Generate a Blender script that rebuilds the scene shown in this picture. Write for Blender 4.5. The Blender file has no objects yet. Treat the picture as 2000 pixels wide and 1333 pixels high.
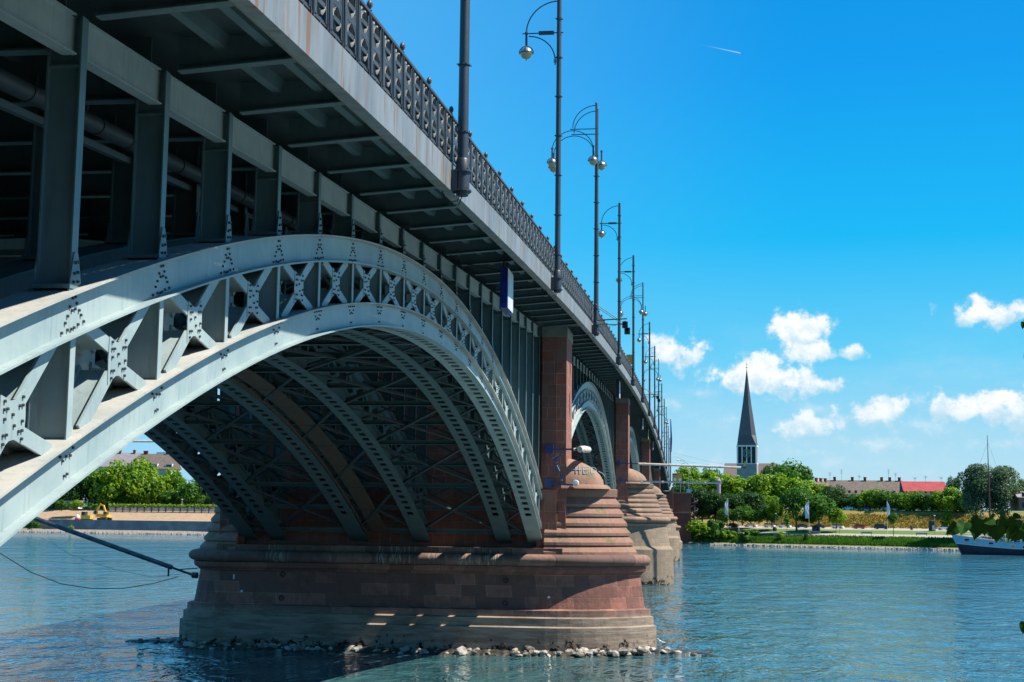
import bpy, bmesh, math, random
from mathutils import Vector, Matrix
R = math.radians
scene = bpy.context.scene
col = scene.collection
# ------------------------------------------------------------------ camera
CAM_H = 9.4
F_PX = 2778.0
PITCH, YAW, ROLL = R(6.93), R(7.2), R(0.63)
cF = Vector((-math.sin(YAW)*math.cos(PITCH), math.cos(YAW)*math.cos(PITCH), math.sin(PITCH)))
_r = Vector((math.cos(YAW), math.sin(YAW), 0)); _u = _r.cross(cF)
cR = _r*math.cos(ROLL) + _u*math.sin(ROLL); cU = -_r*math.sin(ROLL) + _u*math.cos(ROLL)
camd = bpy.data.cameras.new('camera'); cam = bpy.data.objects.new('camera', camd); col.objects.link(cam)
cam.matrix_world = Matrix(((cR.x, cU.x, -cF.x, 0), (cR.y, cU.y, -cF.y, 0), (cR.z, cU.z, -cF.z, CAM_H), (0, 0, 0, 1)))
camd.sensor_width = 36.0; camd.lens = F_PX/2000*36; camd.clip_start = 0.3; camd.clip_end = 20000
scene.camera = cam
def ray(px, py):
    return cF*F_PX + cR*(px-1000) - cU*(py-666.5)
def at(px, py, Y):                       # point of the place seen at that spot, Y metres up the river
    d = ray(px, py); return d*(Y/d.y) + Vector((0, 0, CAM_H))
def X_at(px, Y): return at(px, 1008, Y).x
def Z_at(px, py, Y): return at(px, py, Y).z
# ------------------------------------------------------------------ light
SUN_DIR = Vector((1.0, -0.012, 1.36)).normalized()        # towards the sun
SUN_EL = math.asin(SUN_DIR.z); SUN_AZ = math.atan2(SUN_DIR.x, SUN_DIR.y)
world = bpy.data.worlds.new("World"); scene.world = world; world.use_nodes = True
scene.view_settings.view_transform = 'Standard'; scene.view_settings.look = 'None'
scene.view_settings.gamma = 1.0; scene.view_settings.exposure = 0.85
sl = bpy.data.lights.new('sun', 'SUN'); sl.energy = 5.0; sl.angle = R(0.5); sl.color = (1.0, 0.92, 0.80)
so = bpy.data.objects.new('sun', sl); col.objects.link(so)
so.rotation_euler = SUN_DIR.to_track_quat('Z', 'Y').to_euler()

class NT:
    """short hand for shader nodes"""
    def __init__(s, tree): s.t = tree; s.n = tree.nodes; s.l = tree.links
    def new(s, typ, **kw):
        n = s.n.new(typ)
        for k, v in kw.items(): setattr(n, k, v)
        return n
    def put(s, sock, v):
        if isinstance(v, bpy.types.NodeSocket): s.l.new(v, sock)
        elif isinstance(v, (tuple, list)) and len(v) == 3 and sock.type == 'RGBA': sock.default_value = (*v, 1)
        else: sock.default_value = v
    def math(s, op, a, b=None, c=None, clamp=False):
        n = s.new('ShaderNodeMath', operation=op); n.use_clamp = clamp
        s.put(n.inputs[0], a)
        if b is not None: s.put(n.inputs[1], b)
        if c is not None: s.put(n.inputs[2], c)
        return n.outputs[0]
    def vmath(s, op, a, b):
        n = s.new('ShaderNodeVectorMath', operation=op); s.put(n.inputs[0], a); s.put(n.inputs[1], b); return n.outputs[0]
    def mix(s, fac, a, b, blend='MIX'):
        n = s.new('ShaderNodeMix', data_type='RGBA', blend_type=blend)
        s.put(n.inputs[0], fac); s.put(n.inputs[6], a); s.put(n.inputs[7], b); return n.outputs[2]
    def ss(s, v, lo, hi):
        n = s.new('ShaderNodeMapRange', interpolation_type='SMOOTHSTEP'); s.put(n.inputs[0], v)
        n.inputs[1].default_value = lo; n.inputs[2].default_value = hi; return n.outputs[0]
    def noise(s, vec, scale, detail=4, rough=0.55, dist=0.0):
        n = s.new('ShaderNodeTexNoise'); s.put(n.inputs['Vector'], vec); n.inputs['Scale'].default_value = scale
        n.inputs['Detail'].default_value = detail; n.inputs['Roughness'].default_value = rough
        n.inputs['Distortion'].default_value = dist; return n.outputs[0]
    def scale(s, vec, xyz):
        n = s.new('ShaderNodeMapping'); s.put(n.inputs[0], vec); n.inputs['Scale'].default_value = xyz; return n.outputs[0]
    def sep(s, vec):
        n = s.new('ShaderNodeSeparateXYZ'); s.put(n.inputs[0], vec); return n.outputs
    def comb(s, x, y, z):
        n = s.new('ShaderNodeCombineXYZ'); s.put(n.inputs[0], x); s.put(n.inputs[1], y); s.put(n.inputs[2], z); return n.outputs[0]

def build_world():
    w = NT(world.node_tree); w.n.clear()
    sky = w.new('ShaderNodeTexSky', sky_type='NISHITA'); sky.sun_disc = False
    sky.sun_elevation = SUN_EL; sky.sun_rotation = SUN_AZ
    sky.altitude = 60; sky.air_density = 1.0; sky.dust_density = 0.6; sky.ozone_density = 3.0
    hs = w.new('ShaderNodeHueSaturation'); hs.inputs['Saturation'].default_value = 1.3; hs.inputs['Hue'].default_value = 0.478
    w.put(hs.inputs['Color'], sky.outputs[0])
    tc = w.new('ShaderNodeTexCoord').outputs['Generated']
    x, y, z = w.sep(tc)
    ysafe = w.math('MAXIMUM', y, 0.05)
    u = w.math('DIVIDE', x, ysafe); v = w.math('DIVIDE', z, ysafe)
    # deeper blue higher up, paler towards the horizon
    el = w.math('MAXIMUM', z, 0.0)
    ramp = w.new('ShaderNodeValToRGB'); w.put(ramp.inputs[0], el); e = ramp.color_ramp.elements
    for i, (p, c) in enumerate(SKY_RAMP):
        q = e[i] if i < 2 else e.new(p); q.position = p; q.color = (*c, 1)
    side = w.math('MULTIPLY', w.ss(w.math('MULTIPLY', u, -1.0), -0.10, 0.30), 0.45)
    rc = w.mix(side, ramp.outputs[0], (0.16, 0.56, 0.92)); rc = w.mix(1.0, rc, (SKY_GAIN,)*3, 'MULTIPLY')
    skyc = w.mix(0.95, hs.outputs[0], rc)
    uv = w.comb(u, v, 0.0)
    warp = w.noise(w.scale(uv, (1, 1, 1)), 70, 7, 0.6)
    warp2 = w.noise(w.scale(uv, (1, 1, 1)), 24, 4, 0.55)
    puff = w.math('ADD', w.math('MULTIPLY', w.math('SUBTRACT', warp, 0.5), 2.6), w.math('MULTIPLY', w.math('SUBTRACT', warp2, 0.5), 2.0))
    def blob(px, py, rx, ry):
        a = ray(px, py); cu, cv = a.x/a.y, a.z/a.y
        du = w.math('DIVIDE', w.math('SUBTRACT', u, cu), rx/F_PX); dv = w.math('DIVIDE', w.math('SUBTRACT', v, cv), ry/F_PX)
        d = w.math('SQRT', w.math('ADD', w.math('MULTIPLY', du, du), w.math('MULTIPLY', dv, dv)))
        return w.math('SUBTRACT', 1.0, d), dv
    total = None; shade = None
    for (px, py, rx, ry, dens) in CLOUDS:
        b, dv = blob(px, py, rx*1.15, ry*1.2)
        m = w.ss(w.math('ADD', b, w.math('MULTIPLY', puff, 0.9)), 0.0, 0.62 if dens > 0.7 else 1.1)
        m = w.math('MULTIPLY', m, dens)
        sh = w.math('MULTIPLY', m, w.ss(dv, -1.0, 0.5))
        total = m if total is None else w.math('MAXIMUM', total, m)
        shade = sh if shade is None else w.math('MAXIMUM', shade, sh)
    # thin high veil low in the sky
    veil = w.math('MULTIPLY', w.math('MULTIPLY', w.ss(w.noise(w.scale(uv, (1, 3.2, 1)), 7, 6, 0.6), 0.42, 0.8), 0.6), w.ss(w.math('SUBTRACT', 0.16, v), 0.0, 0.1))
    # contrail
    a, b2 = ray(1362, 86), ray(1446, 104); p0 = (a.x/a.y, a.z/a.y); p1 = (b2.x/b2.y, b2.z/b2.y)
    L = math.hypot(p1[0]-p0[0], p1[1]-p0[1]); tx, ty = (p1[0]-p0[0])/L, (p1[1]-p0[1])/L
    al = w.math('ADD', w.math('MULTIPLY', w.math('SUBTRACT', u, p0[0]), tx), w.math('MULTIPLY', w.math('SUBTRACT', v, p0[1]), ty))
    ac = w.math('ABSOLUTE', w.math('ADD', w.math('MULTIPLY', w.math('SUBTRACT', u, p0[0]), -ty), w.math('MULTIPLY', w.math('SUBTRACT', v, p0[1]), tx)))
    ct = w.math('MULTIPLY', w.ss(al, 0.0, L), w.math('LESS_THAN', al, L))
    ct = w.math('MULTIPLY', w.math('MULTIPLY', ct, w.ss(w.math('SUBTRACT', 0.0007, ac), 0.0, 0.0006)), 0.4)
    front = w.math('GREATER_THAN', y, 0.06)
    cm = w.math('MULTIPLY', w.math('MAXIMUM', total, w.math('MAXIMUM', veil, ct)), front)
    shn = w.math('ADD', w.math('MULTIPLY', w.ss(w.noise(uv, 90, 5, 0.6), 0.35, 0.65), 0.4), w.math('MULTIPLY', shade, 0.65))
    ccol = w.mix(w.ss(w.math('MAXIMUM', shn, w.math('MULTIPLY', ct, 2.0)), 0.12, 1.0), CLOUD_DARK, CLOUD_LIT)
    fin = w.mix(w.math('MULTIPLY', cm, w.ss(z, -0.01, 0.05)), skyc, ccol)
    bg = w.new('ShaderNodeBackground'); w.put(bg.inputs[0], fin); bg.inputs[1].default_value = SKY_STRENGTH
    out = w.new('ShaderNodeOutputWorld'); w.l.new(bg.outputs[0], out.inputs[0])
SKY_STRENGTH = 0.12
SKY_GAIN = 1/1.74/SKY_STRENGTH
SKY_RAMP = [(0.0, (0.52, 0.74, 0.85)), (1.0, (0.0, 0.10, 0.42)), (0.05, (0.36, 0.68, 0.87)), (0.11, (0.11, 0.59, 0.90)), (0.19, (0.0, 0.46, 0.90)), (0.30, (0.0, 0.32, 0.84)), (0.5, (0.0, 0.20, 0.62))]
CLOUD_LIT = (4.75, 4.85, 4.9); CLOUD_DARK = (2.3, 3.5, 4.2)
CLOUDS = [  # px, py, rx, ry, density
 (1322, 688, 52, 38, 1), (1292, 672, 34, 26, .9), (1572, 656, 62, 50, 1), (1598, 640, 38, 34, 1), (1580, 690, 62, 24, 1), (1545, 640, 36, 30, 1), (1664, 688, 30, 16, .9),
 (1500, 742, 130, 34, 1), (1440, 738, 78, 34, 1), (1585, 750, 56, 24, .95), (1480, 720, 60, 32, .95), (1455, 692, 22, 18, .35), (1385, 768, 60, 14, .5),
 (1945, 612, 88, 27, 1), (1905, 622, 50, 17, .9), (1990, 606, 60, 24, .95),
 (1700, 812, 70, 34, .9), (1740, 800, 40, 30, .85), (1560, 836, 62, 28, .85), (1528, 832, 30, 20, .7), (1640, 820, 44, 22, .6),
 (1900, 798, 100, 30, 1), (1860, 788, 60, 24, .9), (1960, 780, 60, 30, 1), (1995, 800, 50, 36, .9), (1795, 784, 22, 18, .6),
 (1700, 870, 120, 22, .5), (1850, 842, 110, 20, .45), (1560, 885, 90, 16, .45), (1790, 832, 50, 20, .5), (1420, 820, 60, 18, .4), (1600, 800, 60, 20, .4),
 (1310, 790, 30, 18, .55), (1325, 882, 26, 14, .5), (1480, 860, 70, 18, .4), (1930, 868, 90, 18, .45), (1640, 905, 90, 16, .35), (1400, 905, 60, 16, .35),
]
build_world()
scene.cycles.max_bounces = 6; scene.cycles.diffuse_bounces = 3; scene.cycles.glossy_bounces = 3
scene.cycles.transparent_max_bounces = 6

# ------------------------------------------------------------------ helpers
def tag(o, label=None, cat=None, group=None, kind=None):
    if label: o['label'] = label
    if cat: o['category'] = cat
    if group: o['group'] = group
    if kind: o['kind'] = kind
    return o
def empty(name, loc=(0, 0, 0), rz=0.0, label=None, cat=None, group=None, parent=None):
    o = bpy.data.objects.new(name, None); col.objects.link(o); o.location = loc; o.rotation_euler = (0, 0, rz)
    o.empty_display_size = 0.3
    if parent: o.parent = parent
    return tag(o, label, cat, group)
def inst(name, mesh, parent=None, loc=(0, 0, 0), rz=0.0, sc=None):
    o = bpy.data.objects.new(name, mesh); col.objects.link(o); o.location = loc; o.rotation_euler = (0, 0, rz)
    if sc: o.scale = sc
    if parent: o.parent = parent
    return o
def copy_tree(o, parent=None):
    c = o.copy(); col.objects.link(c); c.parent = parent
    for ch in list(o.children): copy_tree(ch, c)
    return c
class MB:
    def __init__(s): s.v = []; s.f = []; s.mi = []; s.cur = 0
    def quad(s, a, b, c, d): s.face((a, b, c, d))
    def face(s, pts):
        n = len(s.v); s.v += [tuple(p) for p in pts]; s.f.append(tuple(range(n, n+len(pts)))); s.mi.append(s.cur)
    def mesh_add(s, vs, fs):
        n = len(s.v); s.v += [tuple(p) for p in vs]; s.f += [tuple(i+n for i in f) for f in fs]; s.mi += [s.cur]*len(fs)
    def box(s, x0, x1, y0, y1, z0, z1):
        if x0 > x1: x0, x1 = x1, x0
        if y0 > y1: y0, y1 = y1, y0
        if z0 > z1: z0, z1 = z1, z0
        s.mesh_add([(x0, y0, z0), (x1, y0, z0), (x1, y1, z0), (x0, y1, z0), (x0, y0, z1), (x1, y0, z1), (x1, y1, z1), (x0, y1, z1)],
                   [(0, 3, 2, 1), (4, 5, 6, 7), (0, 1, 5, 4), (1, 2, 6, 5), (2, 3, 7, 6), (3, 0, 4, 7)])
    def beam(s, p, q, w, h, side=(1, 0, 0)):
        p = Vector(p); q = Vector(q); d = (q-p).normalized(); a = Vector(side)
        a = (a - d*a.dot(d)).normalized(); b = d.cross(a); a = a*w/2; b = b*h/2
        vs = [p-a-b, p+a-b, p+a+b, p-a+b, q-a-b, q+a-b, q+a+b, q-a+b]
        s.mesh_add(vs, [(0, 3, 2, 1), (4, 5, 6, 7), (0, 1, 5, 4), (1, 2, 6, 5), (2, 3, 7, 6), (3, 0, 4, 7)])
    def tube(s, pts, r, n=8, caps=True):
        pts = [Vector(p) for p in pts]; rs = r if isinstance(r, (list, tuple)) else [r]*len(pts)
        vs = []; fs = []; a = None
        for i, p in enumerate(pts):
            d = (pts[min(i+1, len(pts)-1)] - pts[max(i-1, 0)]).normalized()
            if a is None:
                a = Vector((0, 0, 1)) if abs(d.z) < 0.9 else Vector((1, 0, 0))
            a = (a - d*a.dot(d)).normalized(); b = d.cross(a)
            for k in range(n):
                t = 2*math.pi*k/n; vs.append(p + (a*math.cos(t) + b*math.sin(t))*rs[i])
        for i in range(len(pts)-1):
            for k in range(n): fs.append((i*n+k, i*n+(k+1) % n, (i+1)*n+(k+1) % n, (i+1)*n+k))
        if caps: fs.append(tuple(range(n-1, -1, -1))); fs.append(tuple(range((len(pts)-1)*n, len(pts)*n)))
        s.mesh_add(vs, fs)
    def lathe(s, c, prof, n=16, axis='Z', a0=0, a1=2*math.pi):
        full = abs(a1-a0-2*math.pi) < 1e-6; m = n if full else n+1; vs = []; fs = []
        for (r, z) in prof:
            for k in range(m):
                t = a0+(a1-a0)*k/n; x, y = r*math.cos(t), r*math.sin(t)
                vs.append((c[0]+x, c[1]+y, c[2]+z) if axis == 'Z' else ((c[0]+z, c[1]+x, c[2]+y) if axis == 'X' else (c[0]+x, c[1]+z, c[2]+y)))
        for i in range(len(prof)-1):
            for k in range(n):
                k2 = (k+1) % m; f = (i*m+k, i*m+k2, (i+1)*m+k2, (i+1)*m+k); fs.append(f if axis != 'Y' else f[::-1])
        s.mesh_add(vs, fs)
    def prism(s, poly, axis, lo, hi):
        """2D polygon extruded along an axis. axis 'X': poly=(y,z); 'Y': (x,z); 'Z': (x,y)"""
        def P(p, t): return (t, p[0], p[1]) if axis == 'X' else ((p[0], t, p[1]) if axis == 'Y' else (p[0], p[1], t))
        n = len(poly); vs = [P(p, lo) for p in poly]+[P(p, hi) for p in poly]
        fs = [tuple(range(n-1, -1, -1)), tuple(range(n, 2*n))]+[(i, (i+1) % n, n+(i+1) % n, n+i) for i in range(n)]
        s.mesh_add(vs, fs)
    def loft(s, rings, cap0=True, cap1=True, closed=True):
        n = len(rings[0]); vs = [p for r_ in rings for p in r_]; fs = []
        for i in range(len(rings)-1):
            for k in range(n if closed else n-1):
                fs.append((i*n+k, i*n+(k+1) % n, (i+1)*n+(k+1) % n, (i+1)*n+k))
        if cap0: fs.append(tuple(range(n-1, -1, -1)))
        if cap1: fs.append(tuple(range((len(rings)-1)*n, len(rings)*n)))
        s.mesh_add(vs, fs)
    def sweep(s, ys, sec):               # closed section of (x,z) points swept along y
        s.loft([[(x, y, z) for (x, z) in sec(y)] for y in ys])
    def mesh(s, name, mats, smooth=False, fix=True):
        me = bpy.data.meshes.new(name); me.from_pydata(s.v, [], s.f)
        mats = mats if isinstance(mats, (list, tuple)) else [mats]
        for m in mats: me.materials.append(m)
        if len(mats) > 1: me.polygons.foreach_set('material_index', s.mi)
        if fix:
            bm = bmesh.new(); bm.from_mesh(me); bmesh.ops.recalc_face_normals(bm, faces=bm.faces); bm.to_mesh(me); bm.free()
        if smooth:
            me.polygons.foreach_set('use_smooth', [True]*len(me.polygons))
            try: me.set_sharp_from_angle(angle=R(38))
            except Exception: pass
        me.update(); return me
    def build(s, name, mats, parent=None, loc=(0, 0, 0), rz=0.0, smooth=False, fix=True):
        return inst(name, s.mesh(name, mats, smooth, fix), parent, loc, rz)

# ------------------------------------------------------------------ materials
def M(name, base, rough=0.6, base2=None, nscale=1.0, metal=0.0, bump=0.0, bscale=20.0, coat=0.0, spec=0.5, aniso=(1, 1, 1), contrast=(0.35, 0.65), coord='Object'):
    m = bpy.data.materials.new(name); m.use_nodes = True; t = NT(m.node_tree)
    b = t.n['Principled BSDF']; b.inputs['Roughness'].default_value = rough; b.inputs['Metallic'].default_value = metal
    b.inputs['Specular IOR Level'].default_value = spec
    if coat: b.inputs['Coat Weight'].default_value = coat
    tc = t.new('ShaderNodeNewGeometry').outputs['Position'] if coord == 'World' else t.new('ShaderNodeTexCoord').outputs['Object']
    tc = t.scale(tc, aniso)
    if base2 is not None:
        n = t.noise(tc, nscale, 5, 0.6); c = t.mix(t.ss(n, *contrast), base, base2); t.put(b.inputs['Base Color'], c)
    else: b.inputs['Base Color'].default_value = (*base, 1)
    if bump:
        bp = t.new('ShaderNodeBump'); bp.inputs['Strength'].default_value = bump; bp.inputs['Distance'].default_value = 0.02
        t.put(bp.inputs['Height'], t.noise(tc, bscale, 5, 0.6)); t.l.new(bp.outputs[0], b.inputs['Normal'])
    m['x'] = 1
    return m
def mat_steel(name, c1, c2, rust=0.3, rough=0.5):
    m = bpy.data.materials.new(name); m.use_nodes = True; t = NT(m.node_tree); b = t.n['Principled BSDF']
    P = t.new('ShaderNodeNewGeometry').outputs['Position']
    n1 = t.noise(P, 0.8, 5, 0.6); n2 = t.noise(t.scale(P, (5, 5, 0.5)), 1.6, 5, 0.65); n3 = t.noise(P, 14, 5, 0.7)
    c = t.mix(t.ss(n1, 0.3, 0.7), c1, c2)
    c = t.mix(t.math('MULTIPLY', t.ss(n2, 0.5, 0.75), 0.45), c, (c1[0]*0.62, c1[1]*0.52, c1[2]*0.48))
    c = t.mix(t.math('MULTIPLY', t.ss(n3, 0.66, 0.78), rust), c, (0.30, 0.28, 0.24))
    t.put(b.inputs['Base Color'], c)
    t.put(b.inputs['Roughness'], t.math('ADD', rough-0.1, t.math('MULTIPLY', n3, 0.25)))
    bp = t.new('ShaderNodeBump'); bp.inputs['Strength'].default_value = 0.25; bp.inputs['Distance'].default_value = 0.01
    t.put(bp.inputs['Height'], t.noise(P, 3, 5, 0.6)); t.l.new(bp.outputs[0], b.inputs['Normal'])
    return m
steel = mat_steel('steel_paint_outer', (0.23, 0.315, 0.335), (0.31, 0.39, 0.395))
steel_col = mat_steel('steel_columns_shaded', (0.095, 0.175, 0.205), (0.13, 0.215, 0.235))  # darker copy of the outer paint, deck shade put into the colour
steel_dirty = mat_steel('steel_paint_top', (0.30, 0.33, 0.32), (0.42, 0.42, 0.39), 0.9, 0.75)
steel_in = mat_steel('steel_inner_shaded', (0.050, 0.100, 0.112), (0.072, 0.122, 0.128), 0.25)  # same paint, darkened to stand for the shade between the ribs
steel_dk = mat_steel('steel_shade_and_cables', (0.025, 0.042, 0.050), (0.035, 0.053, 0.060), 0.1)  # shade under the deck put into the colour; cables use it too
iron = mat_steel('railing_iron', (0.030, 0.038, 0.043), (0.055, 0.062, 0.066), 0.1, 0.5)
polemat = mat_steel('lamp_pole_paint', (0.028, 0.040, 0.055), (0.040, 0.055, 0.070), 0.05, 0.42)
boltm = M('bolt_steel', (0.03, 0.035, 0.04), 0.5)
def mat_fascia():
    m = bpy.data.materials.new('fascia_zinc_grey'); m.use_nodes = True; t = NT(m.node_tree); b = t.n['Principled BSDF']
    P = t.new('ShaderNodeNewGeometry').outputs['Position']
    n1 = t.noise(t.scale(P, (1, 1, 0.25)), 1.2, 6, 0.65)
    c = t.mix(t.ss(n1, 0.3, 0.7), (0.115, 0.145, 0.165), (0.20, 0.23, 0.25))
    st = t.noise(t.scale(P, (1, 3.4, 0.35)), 1.0, 4, 0.6)
    n4 = t.noise(t.scale(P, (1, 0.35, 0.1)), 1.0, 2, 0.5)
    rs = t.math('MULTIPLY', t.ss(st, 0.50, 0.62), t.ss(n4, 0.36, 0.55))
    c = t.mix(t.math('MULTIPLY', rs, 0.9), c, (0.17, 0.085, 0.035))
    c = t.mix(t.math('MULTIPLY', t.ss(t.noise(t.scale(P, (1, 9, 0.5)), 1.0, 3), 0.55, 0.75), 0.4), c, (0.2, 0.22, 0.23))
    t.put(b.inputs['Base Color'], c); b.inputs['Roughness'].default_value = 0.55
    return m
fascia_m = mat_fascia()
def mat_stone(name, cA, cB, cM, lowgrey=None, bw=1.35, rh=0.6, moss=0.0, stain=0.6, mussel=False, zoff=0.0, lime=False):
    m = bpy.data.materials.new(name); m.use_nodes = True; t = NT(m.node_tree); b = t.n['Principled BSDF']
    g = t.new('ShaderNodeNewGeometry'); P = g.outputs['Position']; x, y, z = t.sep(P); N = t.sep(g.outputs['Normal'])
    uv = t.comb(t.math('ADD', x, y), t.math('ADD', z, zoff), 0.0)
    br = t.new('ShaderNodeTexBrick'); br.offset = 0.5; br.squash = 0.8; br.squash_frequency = 3
    t.put(br.inputs['Vector'], uv); br.inputs['Scale'].default_value = 1.0
    br.inputs['Mortar Size'].default_value = 0.024; br.inputs['Mortar Smooth'].default_value = 0.1; br.inputs['Bias'].default_value = -0.1
    br.inputs['Brick Width'].default_value = bw; br.inputs['Row Height'].default_value = rh
    t.put(br.inputs['Color1'], cA); t.put(br.inputs['Color2'], cB); t.put(br.inputs['Mortar'], cM)
    c = br.outputs['Color']
    n1 = t.noise(P, 0.5, 5, 0.65); n2 = t.noise(P, 2.2, 6, 0.7); n3 = t.noise(P, 24, 4, 0.6)
    blk = t.new('ShaderNodeTexBrick'); blk.offset = 0.5; blk.squash = 0.8; blk.squash_frequency = 3
    t.put(blk.inputs['Vector'], uv); blk.inputs['Scale'].default_value = 1.0; blk.inputs['Mortar Size'].default_value = 0.0
    blk.inputs['Brick Width'].default_value = bw; blk.inputs['Row Height'].default_value = rh; blk.inputs['Bias'].default_value = 0.25
    t.put(blk.inputs['Color1'], (0, 0, 0)); t.put(blk.inputs['Color2'], (1, 1, 1))
    bs = t.math('MULTIPLY', t.ss(t.math('ADD', blk.outputs['Color'], t.math('MULTIPLY', n2, 1.3)), 0.7, 1.6), stain)
    c = t.mix(bs, c, (cA[0]*0.28, cA[1]*0.3, cA[2]*0.36))
    c = t.mix(t.math('MULTIPLY', t.ss(n1, 0.45, 0.7), stain*0.6), c, (cA[0]*0.35, cA[1]*0.4, cA[2]*0.45))
    c = t.mix(t.math('MULTIPLY', t.ss(n3, 0.5, 0.8), 0.35), c, cM)
    drip = t.noise(t.scale(P, (3.5, 3.5, 0.35)), 1.0, 5, 0.65)
    c = t.mix(t.math('MULTIPLY', t.ss(drip, 0.52, 0.72), 0.4*stain), c, (0.035, 0.035, 0.035))
    if lowgrey:
        lo, hi, colr = lowgrey
        f = t.math('SUBTRACT', 1.0, t.ss(t.math('ADD', z, t.math('MULTIPLY', t.math('SUBTRACT', n2, 0.5), 0.5)), lo, hi))
        g2 = t.mix(t.ss(t.noise(t.scale(P, (0.4, 0.4, 3.0)), 1.4, 5, 0.6), 0.35, 0.65), colr, tuple(k*0.55 for k in colr))
        c = t.mix(t.math('MULTIPLY', f, 0.85), c, g2)
    if moss > 0:
        f = t.math('MULTIPLY', t.ss(t.noise(P, 0.9, 6, 0.7), 0.48, 0.66), t.ss(N[2], 0.05, 0.5))
        mc = t.mix(t.ss(n3, 0.4, 0.6), (0.07, 0.065, 0.012), (0.22, 0.20, 0.12))
        c = t.mix(t.math('MULTIPLY', f, moss), c, mc)
    if mussel:
        f = t.math('MULTIPLY', t.ss(t.math('ADD', t.noise(P, 1.3, 6, 0.75), t.math('MULTIPLY', t.math('SUBTRACT', 1.0, z), 0.12)), 0.58, 0.64), t.math('LESS_THAN', z, 1.3))
        c = t.mix(f, c, (0.006, 0.006, 0.007))
    if lime:
        f = t.math('MULTIPLY', t.ss(t.noise(t.scale(P, (9, 1, 0.9)), 1.0, 4, 0.7), 0.5, 0.62), t.ss(t.noise(t.scale(P, (0.35, .2, .1)), 1.0, 3), 0.42, 0.55))
        f = t.math('MULTIPLY', f, t.math('MULTIPLY', t.math('LESS_THAN', x, -11.5), t.math('GREATER_THAN', x, -29.5)))
        c = t.mix(t.math('MULTIPLY', f, 0.75), c, (0.42, 0.40, 0.36))
    t.put(b.inputs['Base Color'], c); b.inputs['Roughness'].default_value = 0.85; b.inputs['Specular IOR Level'].default_value = 0.25
    bp = t.new('ShaderNodeBump'); bp.inputs['Strength'].default_value = 0.8; bp.inputs['Distance'].default_value = 0.05
    hgt = t.math('ADD', t.math('MULTIPLY', t.math('SUBTRACT', 1.0, br.outputs['Fac']), 0.6), t.math('MULTIPLY', t.noise(P, 5, 6, 0.7), 0.7))
    t.put(bp.inputs['Height'], hgt); t.l.new(bp.outputs[0], b.inputs['Normal'])
    return m
red1 = (0.36, 0.155, 0.115); red2 = (0.45, 0.235, 0.18)
stone_base = mat_stone('red_sandstone_base', red1, red2, (0.46, 0.32, 0.25), (2.2, 3.1, (0.33, 0.285, 0.225)), mussel=True, bw=1.75, rh=0.76, zoff=0.05, stain=0.75)
stone_up = mat_stone('red_sandstone_weathered', (0.38, 0.195, 0.14), (0.45, 0.28, 0.21), (0.30, 0.2, 0.15), moss=0.9, bw=2.2, rh=8, stain=0.45)
stone_pil = mat_stone('red_sandstone_pilaster', (0.28, 0.10, 0.072), (0.37, 0.19, 0.15), (0.40, 0.25, 0.20), bw=0.95, rh=0.8, stain=0.4)
stone_torus = mat_stone('sandstone_moulding', (0.30, 0.18, 0.14), (0.36, 0.23, 0.18), (0.06, 0.05, 0.04), bw=3.2, rh=9, stain=0.75, lime=True)
stone_b2 = mat_stone('pale_sandstone_base', (0.31, 0.235, 0.165), (0.42, 0.335, 0.245), (0.46, 0.39, 0.29), bw=1.5, rh=0.62, stain=0.5, mussel=True)
stone_b2u = mat_stone('pale_sandstone_steps', (0.36, 0.24, 0.17), (0.44, 0.31, 0.23), (0.24, 0.17, 0.12), bw=2.2, rh=8, stain=0.55, moss=0.4)
cement = M('render_grey', (0.16, 0.19, 0.19), 0.8, (0.22, 0.24, 0.22), 2)
def mat_leaf(name, c1, c2, c3, trans=0.35):
    m = bpy.data.materials.new(name); m.use_nodes = True; t = NT(m.node_tree); b = t.n['Principled BSDF']
    P = t.new('ShaderNodeNewGeometry'); oi = t.new('ShaderNodeObjectInfo')
    n = t.noise(P.outputs['Position'], 0.28, 3, 0.6); rnd = P.outputs['Random Per Island']
    c = t.mix(t.ss(t.math('ADD', n, t.math('MULTIPLY', t.math('SUBTRACT', rnd, 0.5), 0.25)), 0.35, 0.65), c1, c2)
    c = t.mix(t.math('MULTIPLY', t.ss(rnd, 0.7, 1.0), 0.6), c, c3)
    c = t.mix(t.math('MULTIPLY', oi.outputs['Random'], 0.25), c, c1)
    t.put(b.inputs['Base Color'], c); b.inputs['Roughness'].default_value = 0.55; b.inputs['Specular IOR Level'].default_value = 0.3
    tr = t.new('ShaderNodeBsdfTranslucent'); t.put(tr.inputs[0], t.mix(1.0, c, (1.3, 1.5, 0.5), 'MULTIPLY'))
    mx = t.new('ShaderNodeMixShader'); mx.inputs[0].default_value = trans
    t.l.new(b.outputs[0], mx.inputs[1]); t.l.new(tr.outputs[0], mx.inputs[2]); t.l.new(mx.outputs[0], t.n['Material Output'].inputs[0])
    return m
leaf_bright = mat_leaf('leaf_bright', (0.070, 0.180, 0.008), (0.22, 0.34, 0.010), (0.33, 0.42, 0.02))
leaf_mid = mat_leaf('leaf_mid', (0.026, 0.095, 0.010), (0.065, 0.18, 0.012), (0.12, 0.25, 0.02))
leaf_dark = mat_leaf('leaf_dark', (0.018, 0.060, 0.012), (0.036, 0.11, 0.018), (0.06, 0.15, 0.025))
leaf_willow = mat_leaf('leaf_willow', (0.045, 0.095, 0.050), (0.09, 0.15, 0.075), (0.15, 0.21, 0.11))
leaf_fg = mat_leaf('leaf_near', (0.035, 0.11, 0.012), (0.06, 0.16, 0.015), (0.08, 0.19, 0.02), 0.3)
bark = M('bark', (0.06, 0.045, 0.032), 0.9, (0.10, 0.08, 0.06), 3, bump=0.6)
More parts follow.
